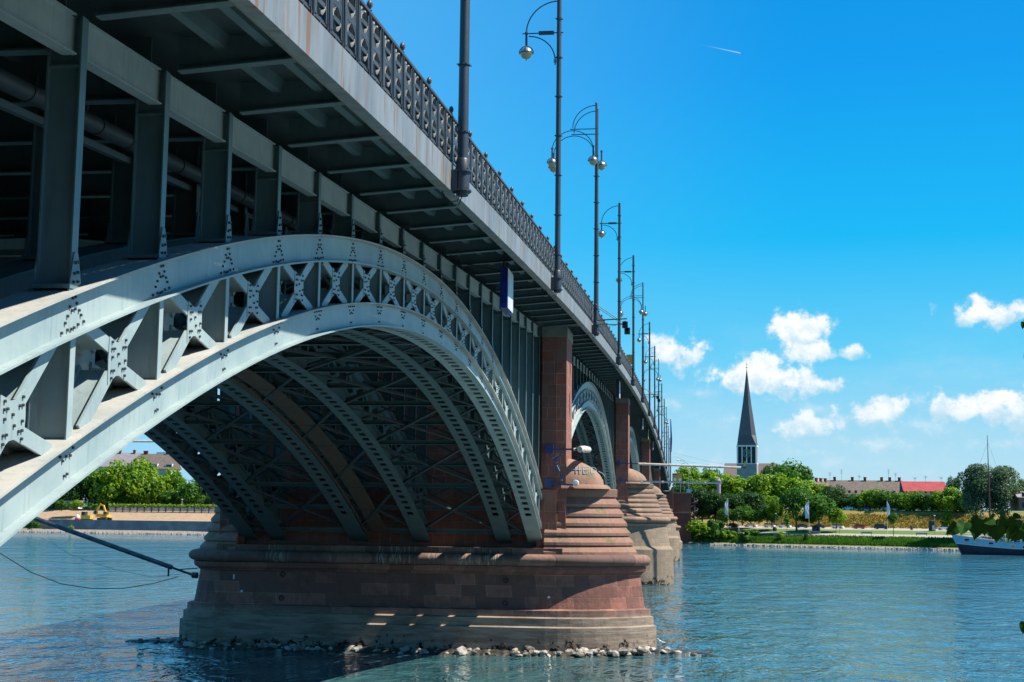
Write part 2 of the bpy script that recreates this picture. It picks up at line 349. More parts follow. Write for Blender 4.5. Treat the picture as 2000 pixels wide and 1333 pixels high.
# ------------------------------------------------------------------ bridge
def zf(y): return 25.85 - 1.56e-4*(y-251.5)**2           # underside of the deck edge
PANEL = 3.955
XO, XI = -10.2, -31.7                                     # outer faces of the outermost ribs
RIBX = [(-10.2, 1.04), (-12.35, 1.1), (-18.1, 1.15), (-22.6, 1.25), (-28.45, 1.15), (-30.65, 1.05)]
PIERY = [101.0, 200.0, 303.0, 402.0]
SPANS = [dict(yc=58.0, h=42.0, z0=7.05, z1=7.05, zc=16.3, pc=58.4, n=10), dict(yc=150.5, h=46.8, z0=8.0, z1=9.7, zc=20.5, pc=150.5, n=11),
         dict(yc=251.5, h=48.6, z0=9.7, z1=9.7, zc=22.1, pc=251.5, n=12), dict(yc=352.5, h=46.8, z0=9.7, z1=8.0, zc=20.5, pc=352.5, n=11),
         dict(yc=445.0, h=41.0, z0=7.05, z1=7.05, zc=16.3, pc=445.0, n=10)]
def zlb(s, y):
    u = (y-s['yc'])/s['h']; zm = s['z0']+(s['z1']-s['z0'])*(u+1)/2; top = s['zc']-(s['z0']+s['z1'])/2
    return zm + top*(1-u*u)
def zut(s, y):
    u = (y-s['yc'])/s['h']; return zlb(s, y)+2.65+0.95*u*u
CH = 0.78
def frange(a, b, st):
    n = max(1, int(round((b-a)/st))); return [a+(b-a)*i/n for i in range(n+1)]
def chord(mb, s, x0, w, top, slots=True, rec=0.22, step=0.98, bolts=None):
    x1 = x0-w; ya, yb = s['yc']-s['h'], s['yc']+s['h']; ys = frange(ya, yb, step)
    zb = (lambda y: zut(s, y)-CH) if top else (lambda y: zlb(s, y))
    T = 0.045
    mb.cur = 2
    mb.sweep(ys, lambda y: [(x0, zb(y)+CH-T), (x0, zb(y)+CH), (x1, zb(y)+CH), (x1, zb(y)+CH-T)]); mb.cur = 0
    for xw in (x0-rec, x1+rec):
        mb.sweep(ys, lambda y: [(xw-0.015, zb(y)+T), (xw+0.015, zb(y)+T), (xw+0.015, zb(y)+CH-T), (xw-0.015, zb(y)+CH-T)])
    if slots and not top:
        g = 0.2; xm = (x0+x1)/2
        mb.sweep(ys, lambda y: [(x0, zb(y)), (x0, zb(y)+T), (xm+g, zb(y)+T), (xm+g, zb(y))])
        mb.sweep(ys, lambda y: [(xm-g, zb(y)), (xm-g, zb(y)+T), (x1, zb(y)+T), (x1, zb(y))])
        for a, b in zip(ys[:-1], ys[1:]):
            a2 = a+0.56*(b-a)
            if a < ya+4 or b > yb-4: a2 = a
            mb.loft([[(xm+g, y, zb(y)), (xm+g, y, zb(y)+T), (xm-g, y, zb(y)+T), (xm-g, y, zb(y))] for y in (a2, b)])
    else:
        mb.sweep(ys, lambda y: [(x0, zb(y)), (x0, zb(y)+T), (x1, zb(y)+T), (x1, zb(y))])
def bolt(mb, x, y, z, r=0.027, ln=0.035, sx=1):
    pts = [(r*math.cos(t*math.pi/3), r*math.sin(t*math.pi/3)) for t in range(6)]
    mb.cur = 1; mb.mesh_add([(x, y+a, z+b) for a, b in pts]+[(x+ln*sx, y+a, z+b) for a, b in pts],
                [tuple(range(6, 12))]+[(i, (i+1) % 6, 6+(i+1) % 6, 6+i) for i in range(6)]); mb.cur = 0
def panel_ys(s):
    return [s['pc']+PANEL*k for k in range(-s['n'], s['n']+1) if s['yc']-s['h']+0.8 < s['pc']+PANEL*k < s['yc']+s['h']-0.3]
def post_mesh(mb, s, x0, w, y, fl=0.1):
    zl, zh = zlb(s, y)+CH, zut(s, y)-CH; xa, xb = x0-0.2, x0-w+0.2
    for x in (xa, xb-0.03): mb.box(x, x+0.03, y-fl, y+fl, zl-0.05, zh+0.05)
    mb.box(xb, xa, y-0.013, y+0.013, zl, zh)
def brace_pts(s, ya, yb):
    ym = (ya+yb)/2; zc = (zlb(s, ym)+CH+zut(s, ym)-CH)/2; out = []
    for sy in (-1, 1):
        for sz in (-1, 1):
            ye = ym+sy*(yb-ya)*0.5*0.72
            ze = (zlb(s, ye)+CH-0.06) if sz < 0 else (zut(s, ye)-CH+0.06)
            out.append(((ym+sy*0.2, zc+sz*0.2+0.2*sy*sl_(s, ym)), (ye, ze)))
    return ym, zc, out
def sl_(s, y): return (zlb(s, y+0.5)-zlb(s, y-0.5))*0.5
def brace_mesh(mb, s, x0, w, ya, yb, tk=0.05, wd=0.27):
    ym, zc, arms = brace_pts(s, ya, yb)
    for x in (x0-0.235, x0-w+0.235):
        for (a, b) in arms: mb.beam((x, a[0], a[1]), (x, b[0], b[1]), tk, wd, (1, 0, 0))
    for (a, b) in arms:                      # stiffening web between the two faces
        mb.beam((x0-w/2, a[0], a[1]), (x0-w/2, b[0], b[1]), w-0.5, 0.03, (1, 0, 0))
def gusset_mesh(mb, s, x0, w, ya, yb, bolts=False, inner=True):
    ym, zc, _ = brace_pts(s, ya, yb); k = sl_(s, ym); hw, hh = 0.40, 0.44
    poly = [(-hw, -hh), (-0.08, -hh+0.13), (0.08, -hh+0.13), (hw, -hh), (hw+0.03, 0), (hw, hh), (0.08, hh-0.13), (-0.08, hh-0.13), (-hw, hh), (-hw-0.03, 0)]
    pl = [(ym+a, zc+b+a*k) for a, b in poly]
    mb.prism(pl, 'X', x0-0.215, x0-0.195)
    if not bolts and inner: mb.prism(pl, 'X', x0-w+0.195, x0-w+0.215)
    if bolts:
        for a in (-0.30, -0.2, 0.2, 0.30):
            for b in (-0.33, -0.2, 0.2, 0.33):
                if abs(a) == 0.2 and abs(b) == 0.33: continue
                bolt(mb, x0-0.195, ym+a, zc+b+a*k)
        for a, b in ((-0.02, 0.09), (0.04, -0.09), (-0.28, 0.05), (0.3, -0.05)): bolt(mb, x0-0.195, ym+a, zc+b+a*k)

bridge = empty('arch_bridge', (0, 0, 0), 0, 'long grey blue steel arch bridge on red sandstone piers crossing the river', 'bridge')
def build_ribs():
    for si, s in enumerate(SPANS):
        pys = panel_ys(s)
        for ri, (x0, w) in enumerate(RIBX):
            if si >= 3 and ri > 2: continue
            outer = ri == 0; near = outer and si == 0
            r = empty('arch_rib', (0, 0, 0), parent=bridge)
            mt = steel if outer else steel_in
            mb = MB(); chord(mb, s, x0, w, True, step=0.98 if si < 2 else 2)
            if near:
                for y in pys:
                    if y > 75: continue
                    zt = zut(s, y)
                    for dy, dz in ((-.42, -.66), (-.2, -.66), (-.05, -.68), (.05, -.68), (.2, -.66), (.42, -.66), (-.3, -.52), (.3, -.52), (-.22, -.42), (.22, -.42), (-.06, -.36), (.06, -.36), (-.14, -.28), (.12, -.28), (-.05, -.15), (.05, -.15)):
                        bolt(mb, x0-0.205, y+dy, zt+dz+dy*2*sl_(s, y))
            mb.build('upper_chord', [mt, boltm, steel_dirty if outer else mt], r)
            mb = MB(); chord(mb, s, x0, w, False, slots=si < 2, step=0.98 if si < 2 else 2)
            if near:
                for y in pys:
                    if y > 75: continue
                    zt = zlb(s, y)
                    for dy, dz in ((-.34, .66), (-.12, .66), (.12, .66), (.34, .66), (-.24, .54), (.24, .54), (-.14, .44), (0, .47), (.14, .44), (-.05, .16), (.05, .16)):
                        bolt(mb, x0-0.205, y+dy, zt+dz+dy*2*sl_(s, y))
            mb.build('lower_chord', [mt, boltm, steel_dirty if outer else mt], r)
            if outer and si < 2:
                for y in pys:
                    mb = MB(); post_mesh(mb, s, x0, w, y); mb.build('post', mt, r)
                for ya, yb in zip(pys[:-1], pys[1:]):
                    mb = MB(); brace_mesh(mb, s, x0, w, ya, yb); mb.build('brace', mt, r)
                    mb = MB(); gusset_mesh(mb, s, x0, w, ya, yb, near and ya < 78, False); mb.build('gusset_plate', [mt, boltm], r)
                    mb = MB(); gusset_mesh(mb, s, x0-w+0.41, w, ya, yb, False, False); mb.build('gusset_plate', mt, r)
            else:
                mb = MB()
                for y in pys: post_mesh(mb, s, x0, w, y)
                for ya, yb in zip(pys[:-1], pys[1:]): brace_mesh(mb, s, x0, w, ya, yb); gusset_mesh(mb, s, x0, w, ya, yb)
                mb.build('lattice_web', mt, r)
            # bearing shoe at both ends
            for ye, sg in ((s['yc']-s['h'], 1), (s['yc']+s['h'], -1)):
                mb = MB(); z = zlb(s, ye)
                mb.prism([(ye-sg*0.5, z-0.5), (ye+sg*0.7, z+0.1), (ye+sg*0.25, zut(s, ye)+0.05), (ye-sg*0.5, zut(s, ye)+0.1)], 'X', x0-w+0.12, x0-0.12)
                mb.build('bearing_shoe', mt, r)
def column_mesh(mb, x0, y, zb, zt, wd=0.62, fl=0.12, foot=True, cap=True):
    xa, xb = x0-0.03, x0-wd
    mb.box(xa, xa+0.03, y-fl, y+fl, zb, zt); mb.box(xb, xb+0.03, y-fl, y+fl, zb, zt)
    mb.box(xb+0.03, xa, y-0.015, y+0.015, zb, zt)
    mb.box(xb+0.03, xa, y-fl+0.02, y+fl-0.02, zt-0.9, zt-0.86)
    if foot:
        for x in (xa+0.031, xb-0.03):
            mb.prism([(y-fl-0.11, zb-0.12), (y+fl+0.11, zb+0.12), (y+fl+0.07, zb+0.28), (y+fl*0.6, zb+0.62), (y-fl*0.6, zb+0.62), (y-fl-0.07, zb+0.12)], 'X', x, x+0.03)
        mb.box(xb-0.05, xa+0.08, y-fl-0.12, y+fl+0.12, zb-0.02, zb+0.05)
    return xa
def build_columns():
    cols = []
    for si, s in enumerate(SPANS):
        ys = [s['pc']+PANEL*k for k in range(-s['n'], s['n']+1)]
        for y in ys:
            inside = s['yc']-s['h']+1 < y < s['yc']+s['h']-0.2
            zb = zut(s, y) if inside else s['z0']+2
            if zf(y)+0.2-zb < 0.75:                       # near the crown the rib carries the deck directly
                mb = MB()
                for x0, w in RIBX[:1]: mb.box(x0-0.75, x0-0.12, y-0.17, y+0.17, zb-0.01, zf(y)+0.2)
                me = mb.mesh('spandrel_column', steel_col); k = 0
                cols.append((y, me, x0, 0)); continue
            mb = MB(); x0 = RIBX[0][0]-0.22
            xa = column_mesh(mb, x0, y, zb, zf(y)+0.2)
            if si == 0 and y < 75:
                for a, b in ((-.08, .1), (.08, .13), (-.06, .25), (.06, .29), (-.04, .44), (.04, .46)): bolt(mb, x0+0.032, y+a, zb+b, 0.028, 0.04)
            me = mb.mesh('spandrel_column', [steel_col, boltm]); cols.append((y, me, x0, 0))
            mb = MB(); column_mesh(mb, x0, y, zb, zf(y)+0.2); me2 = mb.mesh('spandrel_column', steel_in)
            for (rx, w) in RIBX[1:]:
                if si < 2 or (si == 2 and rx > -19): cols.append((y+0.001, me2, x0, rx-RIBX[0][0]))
    cols.sort(key=lambda c: c[0]+abs(c[3])*1.2)
    rest = MB()
    for i, (y, me, x0, dx) in enumerate(cols):
        if i < 100: inst('spandrel_column', me, bridge, (dx, 0, 0))
        else: rest.mesh_add([(v.co.x+dx, v.co.y, v.co.z) for v in me.vertices], [tuple(p.vertices) for p in me.polygons])
    tag(rest.build('spandrel_column_row', steel_in, bridge, fix=False), kind='stuff')
def build_deck():
    ys_all = []
    for s in SPANS: ys_all += [s['pc']+PANEL*k for k in range(-s['n'], s['n']+1)]
    ys_all = sorted(ys_all)
    ys2 = [ys_all[0]]
    for y in ys_all[1:]:
        if y-ys2[-1] > 2.4: ys2.append(y)
    for p in PIERY: ys2 = [y for y in ys2 if abs(y-p) > 0.9]
    ys = frange(9.0, 489.0, 5)
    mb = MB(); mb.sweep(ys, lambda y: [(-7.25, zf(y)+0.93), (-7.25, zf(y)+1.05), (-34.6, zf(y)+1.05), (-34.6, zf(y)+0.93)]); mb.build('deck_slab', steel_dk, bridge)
    mb = MB(); mb.sweep(ys, lambda y: [(-10.9, zf(y)+1.054), (-10.9, zf(y)+1.06), (-31, zf(y)+1.06), (-31, zf(y)+1.054)])
    mb.build('carriageway', M('asphalt', (0.05, 0.05, 0.05), 0.9), bridge)
    for x, sg in ((-7.05, -1), (-34.8, 1)):
        mb = MB()
        mb.sweep(ys, lambda y: [(x, zf(y)), (x, zf(y)+0.84), (x+sg*0.26, zf(y)+0.84), (x+sg*0.26, zf(y)+0.78), (x+sg*0.05, zf(y)+0.78), (x+sg*0.05, zf(y)+0.05), (x+sg*0.28, zf(y)+0.05), (x+sg*0.28, zf(y))])
        mb.build('edge_beam', fascia_m, bridge)
    mb = MB(); mb.tube([(-7.52, y, zf(y)+0.22) for y in frange(9, 489, 4)], 0.075, 8); mb.build('drain_pipe', M('drain_pipe_galvanised', (0.16, 0.17, 0.16), 0.5, (0.25, 0.22, 0.16), 6), bridge, smooth=True)
    mb = MB(); mb.tube([(-7.66, y, zf(y)+0.30+0.02*math.sin(y*3)) for y in frange(9, 300, 1.3)], 0.022, 5); mb.build('cable', steel_dk, bridge)
    # outer longitudinal beam, one length per bay, and brackets
    brk = []
    for a, b in zip(ys2[:-1], ys2[1:]):
        if b-a > 5.5 or b > 330: continue
        mb = MB(); t = lambda y, d: zf(y)+d
        x = -10.6
        mb.loft([[(x-0.012, y, zf(y)-0.48), (x+0.012, y, zf(y)-0.48), (x+0.012, y, zf(y)+0.2), (x-0.012, y, zf(y)+0.2)] for y in (a+0.02, b-0.02)])
        mb.loft([[(x-0.13, y, zf(y)-0.51), (x+0.13, y, zf(y)-0.51), (x+0.13, y, zf(y)-0.48), (x-0.13, y, zf(y)-0.48)] for y in (a+0.2, b-0.2)])
        mb.loft([[(x-0.1, y, zf(y)+0.2), (x+0.1, y, zf(y)+0.2), (x+0.1, y, zf(y)+0.225), (x-0.1, y, zf(y)+0.225)] for y in (a+0.2, b-0.2)])
        mb.build('edge_girder', steel, bridge)
    cross = []
    for i, y in enumerate(ys2):
        z = zf(y); mb = MB()
        mb.prism([(-10.23, z+0.2), (-7.35, z+0.42), (-7.35, z+0.93), (-10.23, z+0.93)], 'Y', y-0.012, y+0.012)
        mb.loft([[(xx, y-0.13, zz), (xx, y+0.13, zz), (xx, y+0.13, zz+0.035), (xx, y-0.13, zz+0.035)] for xx, zz in ((-10.2, z+0.19), (-7.45, z+0.40))])
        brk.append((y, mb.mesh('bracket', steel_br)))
        if y < 320: cross.append(y)
    rest = MB()
    for i, (y, me) in enumerate(brk):
        if i < 100: inst('deck_bracket', me, bridge)
        else: rest.mesh_add([tuple(v.co) for v in me.vertices], [tuple(p.vertices) for p in me.polygons])
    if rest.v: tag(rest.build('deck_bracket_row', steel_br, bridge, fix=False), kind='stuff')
    for i, y in enumerate(cross[:90]):
        z = zf(y); mb = MB(); mb.box(-31.9, -10.8, y-0.014, y+0.014, z-0.35, z+0.93); mb.box(-31.9, -10.8, y-0.14, y+0.14, z-0.39, z-0.35)
        mb.build('cross_girder', steel_in, bridge)
    # trough stiffeners under the pavement overhang
    for x in (-8.35, -9.35):
        for a, b in zip(ys2[:-1], ys2[1:]):
            if b-a > 6 or a > 190: continue
            mb = MB()
            mb.loft([[(x-0.17, y, zf(y)+0.93), (x-0.11, y, zf(y)+0.66), (x+0.11, y, zf(y)+0.66), (x+0.17, y, zf(y)+0.93)] for y in (a+0.02, b-0.02)])
            mb.loft([[(x-0.2, y, zf(y)+0.93), (x-0.13, y, zf(y)+0.63), (x+0.13, y, zf(y)+0.63), (x+0.2, y, zf(y)+0.93)] for y in (b-0.05, b-0.02)])
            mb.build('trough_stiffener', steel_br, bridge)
    for x in [-12-1.7*k for k in range(12)]:
        mb = MB(); mb.sweep(frange(10, 330, 6), lambda y: [(x, zf(y)+0.5), (x+0.16, zf(y)+0.5), (x+0.16, zf(y)+0.93), (x, zf(y)+0.93)]); mb.build('deck_stringer', steel_in, bridge)
    mb = MB(); mb.tube([(-12.4, y, zf(y)-0.62) for y in frange(9.5, 320, 3)], 0.19, 12)
    for y in frange(12, 120, 1.6): mb.tube([(-12.4, y-0.03, zf(y)-0.62), (-12.4, y+0.03, zf(y)-0.62)], 0.215, 12)
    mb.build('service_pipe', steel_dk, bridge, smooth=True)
    mb = MB()
    for y in frange(12, 120, 3.92):
        mb.tube([(-12.4, y, zf(y)-0.62), (-12.4, y, zf(y)+0.5)], 0.02, 4)
    mb.sweep(frange(10, 300, 6), lambda y: [(-12.9, zf(y)-0.95), (-12.75, zf(y)-0.95), (-12.75, zf(y)-0.8), (-12.9, zf(y)-0.8)])
    mb.build('pipe_hanger', steel_in, bridge)
def build_bracing():
    # members tying the ribs together
    xs = [(r[0]-r[1]/2) for r in RIBX]
    for si, s in enumerate(SPANS[:3]):
        pys = panel_ys(s)
        for y in pys:
            mb = MB(); z = zlb(s, y)+0.12
            mb.box(xs[-1], xs[0], y-0.15, y+0.15, z, z+0.03); mb.box(xs[-1], xs[0], y-0.012, y+0.012, z, z+0.26); mb.box(xs[-1], xs[0], y-0.1, y+0.1, z+0.23, z+0.26)
            z2 = zut(s, y)-0.45
            mb.box(xs[-1], xs[0], y-0.08, y+0.08, z2, z2+0.16)
            mb.build('cross_tie', steel_in, bridge)
        for k in range(len(pys)):
            y = pys[k]; mb = MB(); zl, zh = zlb(s, y)+0.35, zut(s, y)-0.4
            for a, b in ((xs[0], xs[1]), (xs[1], xs[2]), (xs[2], xs[3]), (xs[3], xs[4]), (xs[4], xs[5])):
                mb.beam((a, y, zl), (b, y, zh), 0.10, 0.10, (0, 1, 0)); mb.beam((a, y+0.1, zh), (b, y+0.1, zl), 0.10, 0.10, (0, 1, 0))
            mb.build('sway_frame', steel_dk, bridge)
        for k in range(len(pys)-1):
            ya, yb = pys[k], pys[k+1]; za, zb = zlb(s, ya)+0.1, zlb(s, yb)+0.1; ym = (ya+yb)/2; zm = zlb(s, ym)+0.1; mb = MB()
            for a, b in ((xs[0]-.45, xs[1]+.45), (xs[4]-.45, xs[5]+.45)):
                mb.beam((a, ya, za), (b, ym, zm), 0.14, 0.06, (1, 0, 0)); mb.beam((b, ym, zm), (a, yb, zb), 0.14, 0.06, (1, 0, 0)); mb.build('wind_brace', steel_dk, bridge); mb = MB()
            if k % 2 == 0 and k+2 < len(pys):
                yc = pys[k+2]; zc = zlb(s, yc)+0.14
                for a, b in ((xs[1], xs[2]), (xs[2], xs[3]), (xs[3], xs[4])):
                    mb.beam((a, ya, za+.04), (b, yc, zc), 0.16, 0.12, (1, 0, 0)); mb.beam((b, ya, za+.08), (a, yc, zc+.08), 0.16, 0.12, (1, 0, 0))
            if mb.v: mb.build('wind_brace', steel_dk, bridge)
    s = SPANS[0]; mb = MB()
    for a, b in zip(panel_ys(s)[:-1], panel_ys(s)[1:]):
        mb.loft([[(-20.9, y, zlb(s, y)+0.05), (-22.0, y, zlb(s, y)+0.05), (-22.0, y, zlb(s, y)+0.12), (-20.9, y, zlb(s, y)+0.12)] for y in (a+0.04, b-0.04)])
        mb.loft([[(-22.42, y, zlb(s, y)-0.02), (-22.5, y, zlb(s, y)-0.02), (-22.5, y, zlb(s, y)+0.2), (-22.42, y, zlb(s, y)+0.2)] for y in (a+0.04, b-0.04)])
    mb.build('inspection_walkway', M('walkway_boards', (0.045, 0.034, 0.021), 0.8, (0.06, 0.05, 0.034), 3), bridge)
# ------------------------------------------------------------------ piers
XC = -20.95
def outline(yc, h, xr, xl, dxr, dxl, o, nr=10, nl=4):
    """closed plan outline, nose to the right (pointed arc) and blunter nose to the left"""
    pts = []
    def arc(x0, dx, h_, n):
        Rr = (dx*dx+h_*h_)/(2*h_); a1 = math.asin(min(1, dx/Rr)); 
        if dx > Rr: a1 = math.pi/2
        return [(Rr*math.sin(a1*i/n), -h_+Rr-Rr*math.cos(a1*i/n)) for i in range(n+1)]
    hh = h+o
    ar = arc(0, dxr, hh, nr); sc = (dxr+o)/ar[-1][0]
    ar = [(a*sc, b) for a, b in ar]; ar[-1] = (ar[-1][0], 0.0)
    al = arc(0, dxl, hh, nl); sl2 = (dxl+o)/al[-1][0]; al = [(a*sl2, b) for a, b in al]; al[-1] = (al[-1][0], 0.0)
    xa, xb = xl+dxl, xr-dxr
    pts += [(xb+a, yc+b) for a, b in ar] + [(xb+a, yc-b) for a, b in ar[-2::-1]]
    pts += [(xa-a, yc-b) for a, b in al] + [(xa-a, yc+b) for a, b in al[-2::-1]]
    return pts
def half_outline(yc, h, x0, dx, o, side, n=8):
    """D shaped outline from the shaft outwards"""
    hh = h+o; Rr = (dx*dx+hh*hh)/(2*hh); a1 = math.asin(min(1, dx/Rr)) if dx <= Rr else math.pi/2
    ar = [(Rr*math.sin(a1*i/n), -hh+Rr-Rr*math.cos(a1*i/n)) for i in range(n+1)]; sc = (dx+o)/ar[-1][0]
    ar = [(a*sc, b) for a, b in ar]; ar[-1] = (ar[-1][0], 0.0)
    p = [(x0+side*a, yc+b) for a, b in ar]+[(x0+side*a, yc-b) for a, b in ar[-2::-1]]
    return p
def rings_from(prof, fn): return [[(x, y, z) for x, y in fn(o)] for (z, o) in prof]
def build_pier(i):
    yc = PIERY[i]; dz = (0, 2.55, 2.55, 0.0)[i]
    p = empty('pier', (0, 0, 0), parent=bridge)
    near = i == 0; sb = stone_base if near else stone_b2; su = stone_up if near else stone_b2u
    fn = lambda o: outline(yc, 4.0, -2.42, -36.4, 7.4, 3.4, o)
    if near: prof = [(-2, 0), (1.78, 0), (1.86, -.2), (2.40, -.2), (2.48, -.42), (2.90, -.42), (2.99, -.80), (3.4, -.88), (4.3, -1.0), (5.22, -1.12), (5.3, -1.0), (5.36, -1.0), (5.5, -.78), (5.66, -.72), (5.84, -.72), (5.86, -.9)]
    else: prof = [(-2, 0), (4.75+(dz-2.55), 0), (5.2+(dz-2.55), -.45), (7.9+(dz-2.55), -1.0), (8.0+(dz-2.55), -.85), (8.25+(dz-2.55), -.7), (8.4+(dz-2.55), -.95)]
    mb = MB(); mb.loft(rings_from(prof, fn)); mb.build('pier_base', sb, p)
    zt0 = 5.86+dz
    tor = [(zt0-0.02, -1.0)]+[(zt0+0.40-0.40*math.cos(a), -.84+0.46*math.sin(a)) for a in [math.pi*k/9 for k in range(10)]]+[(zt0+0.82, -1.3)]
    mb = MB(); mb.loft(rings_from(tor, fn)); mb.build('round_moulding', stone_torus if near else stone_b2u, p, smooth=True)
    # shaft under the arches
    z0 = 6.66+dz
    mb = MB(); mb.box(-33.2, -8.75, yc-3.0, yc+3.0, z0, z0+0.42); mb.build('bearing_ledge', stone_torus if near else stone_b2u, p)
    mb = MB(); mb.box(-31.5, -10.35, yc-1.7, yc+1.7, z0+0.4, zf(yc)-0.5); mb.build('pier_shaft', stone_pil, p)
    for x0, x1 in ((-10.32, -8.6), (-33.3, -31.55)):
        mb = MB(); mb.box(x0, x1, yc-2.25, yc+2.25, z0+0.4, zf(yc)-0.55)
        if near and x0 > -20: mb.box(x0+0.98, x0+1.01, yc-2.27, yc-2.24, z0+4.5, zf(yc)-0.6)
        mb.build('pilaster', stone_pil, p)
        mb = MB(); mb.box(x0-0.03, x1+0.05, yc-2.3, yc+2.3, zf(yc)-0.55, zf(yc)+0.19); mb.build('pilaster_cap', cement, p)
    # stepped noses
    for side in (1, -1):
        x0 = -10.05 if side > 0 else -31.85
        dx, n = (6.3, 6) if side > 0 else (3.6, 6)
        cr = 0.66; mb = MB(); rr = []; z = z0-0.02
        for k in range(n):
            o = -0.235*k
            rr += [(z, o), (z+0.20, o), (z+cr, o-0.40)]
            z += cr
        fnh = lambda o: half_outline(yc, 3.05, x0, dx, o, side)
        mb.loft(rings_from(rr, fnh)); mb.build('stepped_cutwater', su, p)
        o = -0.235*n
        mb = MB(); mb.loft(rings_from([(z, o-0.15), (z+0.06, o+0.0), (z+0.55, o+0.02), (z+0.6, o-0.06), (z+0.6, o-0.3)], fnh)); mb.build('cutwater_cap', su, p)
        zd = z+0.6; L = (dx+o-1.75 if side > 0 else 0.6); xb = -8.62 if side > 0 else -33.28
        if side > 0:
            dome = [(0, 0, 1.0, 1.0), (0.12, 0, .99, .99), (0.3, 0, .90, .93)]+[(0.3+1.85*math.sin(a), 0, .84*math.cos(a)**1.5, .9*max(0.0, math.cos(a))**.7) for a in [math.pi/2*k/8*0.96 for k in range(9)]]
            rings = []
            for (h, _, sx, sy) in dome:
                rings.append([(xb-0.3+side*(0.3+3.0*sx)*math.cos(t), yc+2.35*sy*math.sin(t), zd+h) for t in [-math.pi/2+math.pi*k/14 for k in range(15)]])
            mb = MB(); mb.loft(rings); mb.build('half_dome', su, p, smooth=True)
        if near and side > 0:
            mb = MB(); zz = z
            mb.box(-10.6, -9.2, yc-2.4, yc-1.7, z0+0.4, zd-0.1); mb.build('corner_block', stone_pil, p)
    return p
def graffiti():
    # sprayed letters on the half dome and a scribble on the pilaster, thin paint on the surface
    gp = M('spray_paint_blue', (0.13, 0.30, 0.38), 0.8, (0.2, 0.3, 0.34), 3); gd = M('spray_paint_dark_blue', (0.03, 0.10, 0.25), 0.7)
    yc = PIERY[0]; zd = 6.66-0.02+0.66*6+0.6
    def dome_pt(x, z):
        z -= 0.1; h = z-zd-0.3; a = math.asin(max(0, min(0.99, h/1.85))); sx, sy = .84*math.cos(a)**1.5, .9*math.cos(a)**.7
        c = (x-(-8.92))/(0.3+3.0*sx); c = max(-1, min(1, c)); return Vector((x, yc-2.35*sy*math.sqrt(1-c*c)-0.03, z))
    strokes = [[(-8.0, 12.85), (-7.95, 12.35)], [(-7.75, 12.85), (-7.7, 12.3)], [(-8.35, 12.62), (-7.6, 12.58)], [(-7.5, 12.8), (-7.45, 12.32), (-7.15, 12.36)], [(-7.5, 12.58), (-7.2, 12.58)], [(-7.5, 12.82), (-7.15, 12.84)],
               [(-6.95, 12.8), (-6.92, 12.35), (-6.7, 12.42), (-6.62, 12.62), (-6.75, 12.8), (-6.95, 12.82)], [(-6.5, 12.55), (-6.2, 12.4), (-6.05, 12.2)]]
    mb = MB()
    for st in strokes:
        pts = []
        for (a, b) in zip(st[:-1], st[1:]):
            for k in range(5): pts.append(dome_pt(a[0]+(b[0]-a[0])*k/5, a[1]+(b[1]-a[1])*k/5))
        pts.append(dome_pt(*st[-1])); mb.tube(pts, 0.032, 5)
    tag(mb.build('graffiti', gp), 'pale blue sprayed letters on the mossy dome of the nearest pier', 'graffiti')
    mb = MB(); y = yc-2.25-0.006
    for st in ([(-9.35, 12.3), (-9.3, 12.9), (-9.05, 13.0)], [(-9.5, 13.2), (-9.0, 13.5), (-9.2, 13.1), (-8.8, 13.6)], [(-9.6, 13.5), (-9.3, 13.9)], [(-9.15, 12.8), (-8.85, 12.2), (-8.78, 11.7)]):
        mb.tube([(a-0.1, y, b) for a, b in st], 0.05, 4)
    tag(mb.build('graffiti', gd), 'dark blue scribble sprayed low on the red stone pilaster', 'graffiti')
def rings_and_marks():
    yb = PIERY[0]-4.0
    def front(z): 
        for (za, oa), (zb, ob) in zip([(1.78, 0), (1.86, -.2), (2.40, -.2), (2.48, -.42), (2.90, -.42), (2.99, -.80), (3.4, -.88), (4.3, -1.0), (5.22, -1.12)][:-1], [(1.86, -.2), (2.40, -.2), (2.48, -.42), (2.90, -.42), (2.99, -.80), (3.4, -.88), (4.3, -1.0), (5.22, -1.12)]):
            if za <= z <= zb: return yb-(oa+(ob-oa)*(z-za)/(zb-za))
        return yb
    names = ['upper rusty mooring ring toward the left end of the near pier', 'lower rusty mooring ring toward the left end of the near pier', 'upper rusty mooring ring right of the middle of the near pier', 'lower rusty mooring ring right of the middle of the near pier', 'mooring ring just above the rocks on the near pier']
    rm = M('rusty_iron', (0.03, 0.022, 0.018), 0.8, (0.08, 0.04, 0.02), 8)
    for (px, py), nm in zip(((553, 1119), (550, 1165), (988, 1131), (987, 1175), (983, 1256)), names):
        P = at(px, py, yb+0.9); z = max(P.z, 0.7); y = front(z); x = at(px, py, y).x
        mb = MB(); mb.tube([(x+0.15*math.cos(t), y-0.06, z-0.12+0.15*math.sin(t)) for t in [2*math.pi*k/14 for k in range(15)]], 0.035, 6); 
        mb.tube([(x, y+0.05, z+0.04), (x, y-0.09, z+0.04)], 0.05, 6)
        tag(mb.build('mooring_ring', rm, smooth=True), nm, 'mooring ring', 'mooring rings on the near pier')
    wm = M('white_plastic', (0.75, 0.75, 0.75), 0.5)
    for (px, py), nm in zip(((457, 1127), (472, 1155), (1072, 1167)), ('small upright white marker plate near the left end of the pier wall', 'small round white marker on the left part of the pier wall', 'small round white marker at the edge of the sunlit part of the pier wall')):
        P = at(px, py, yb+0.9); y = front(P.z); x = at(px, py, y).x; mb = MB()
        if py == 1127: mb.box(x-0.05, x+0.05, y-0.04, y+0.02, P.z-0.16, P.z+0.16)
        else: mb.lathe((x, y-0.03, P.z), [(0, -0.01), (0.09, -0.01), (0.09, 0.05)], 10, 'Y')
        tag(mb.build('survey_marker', wm), nm, 'marker')
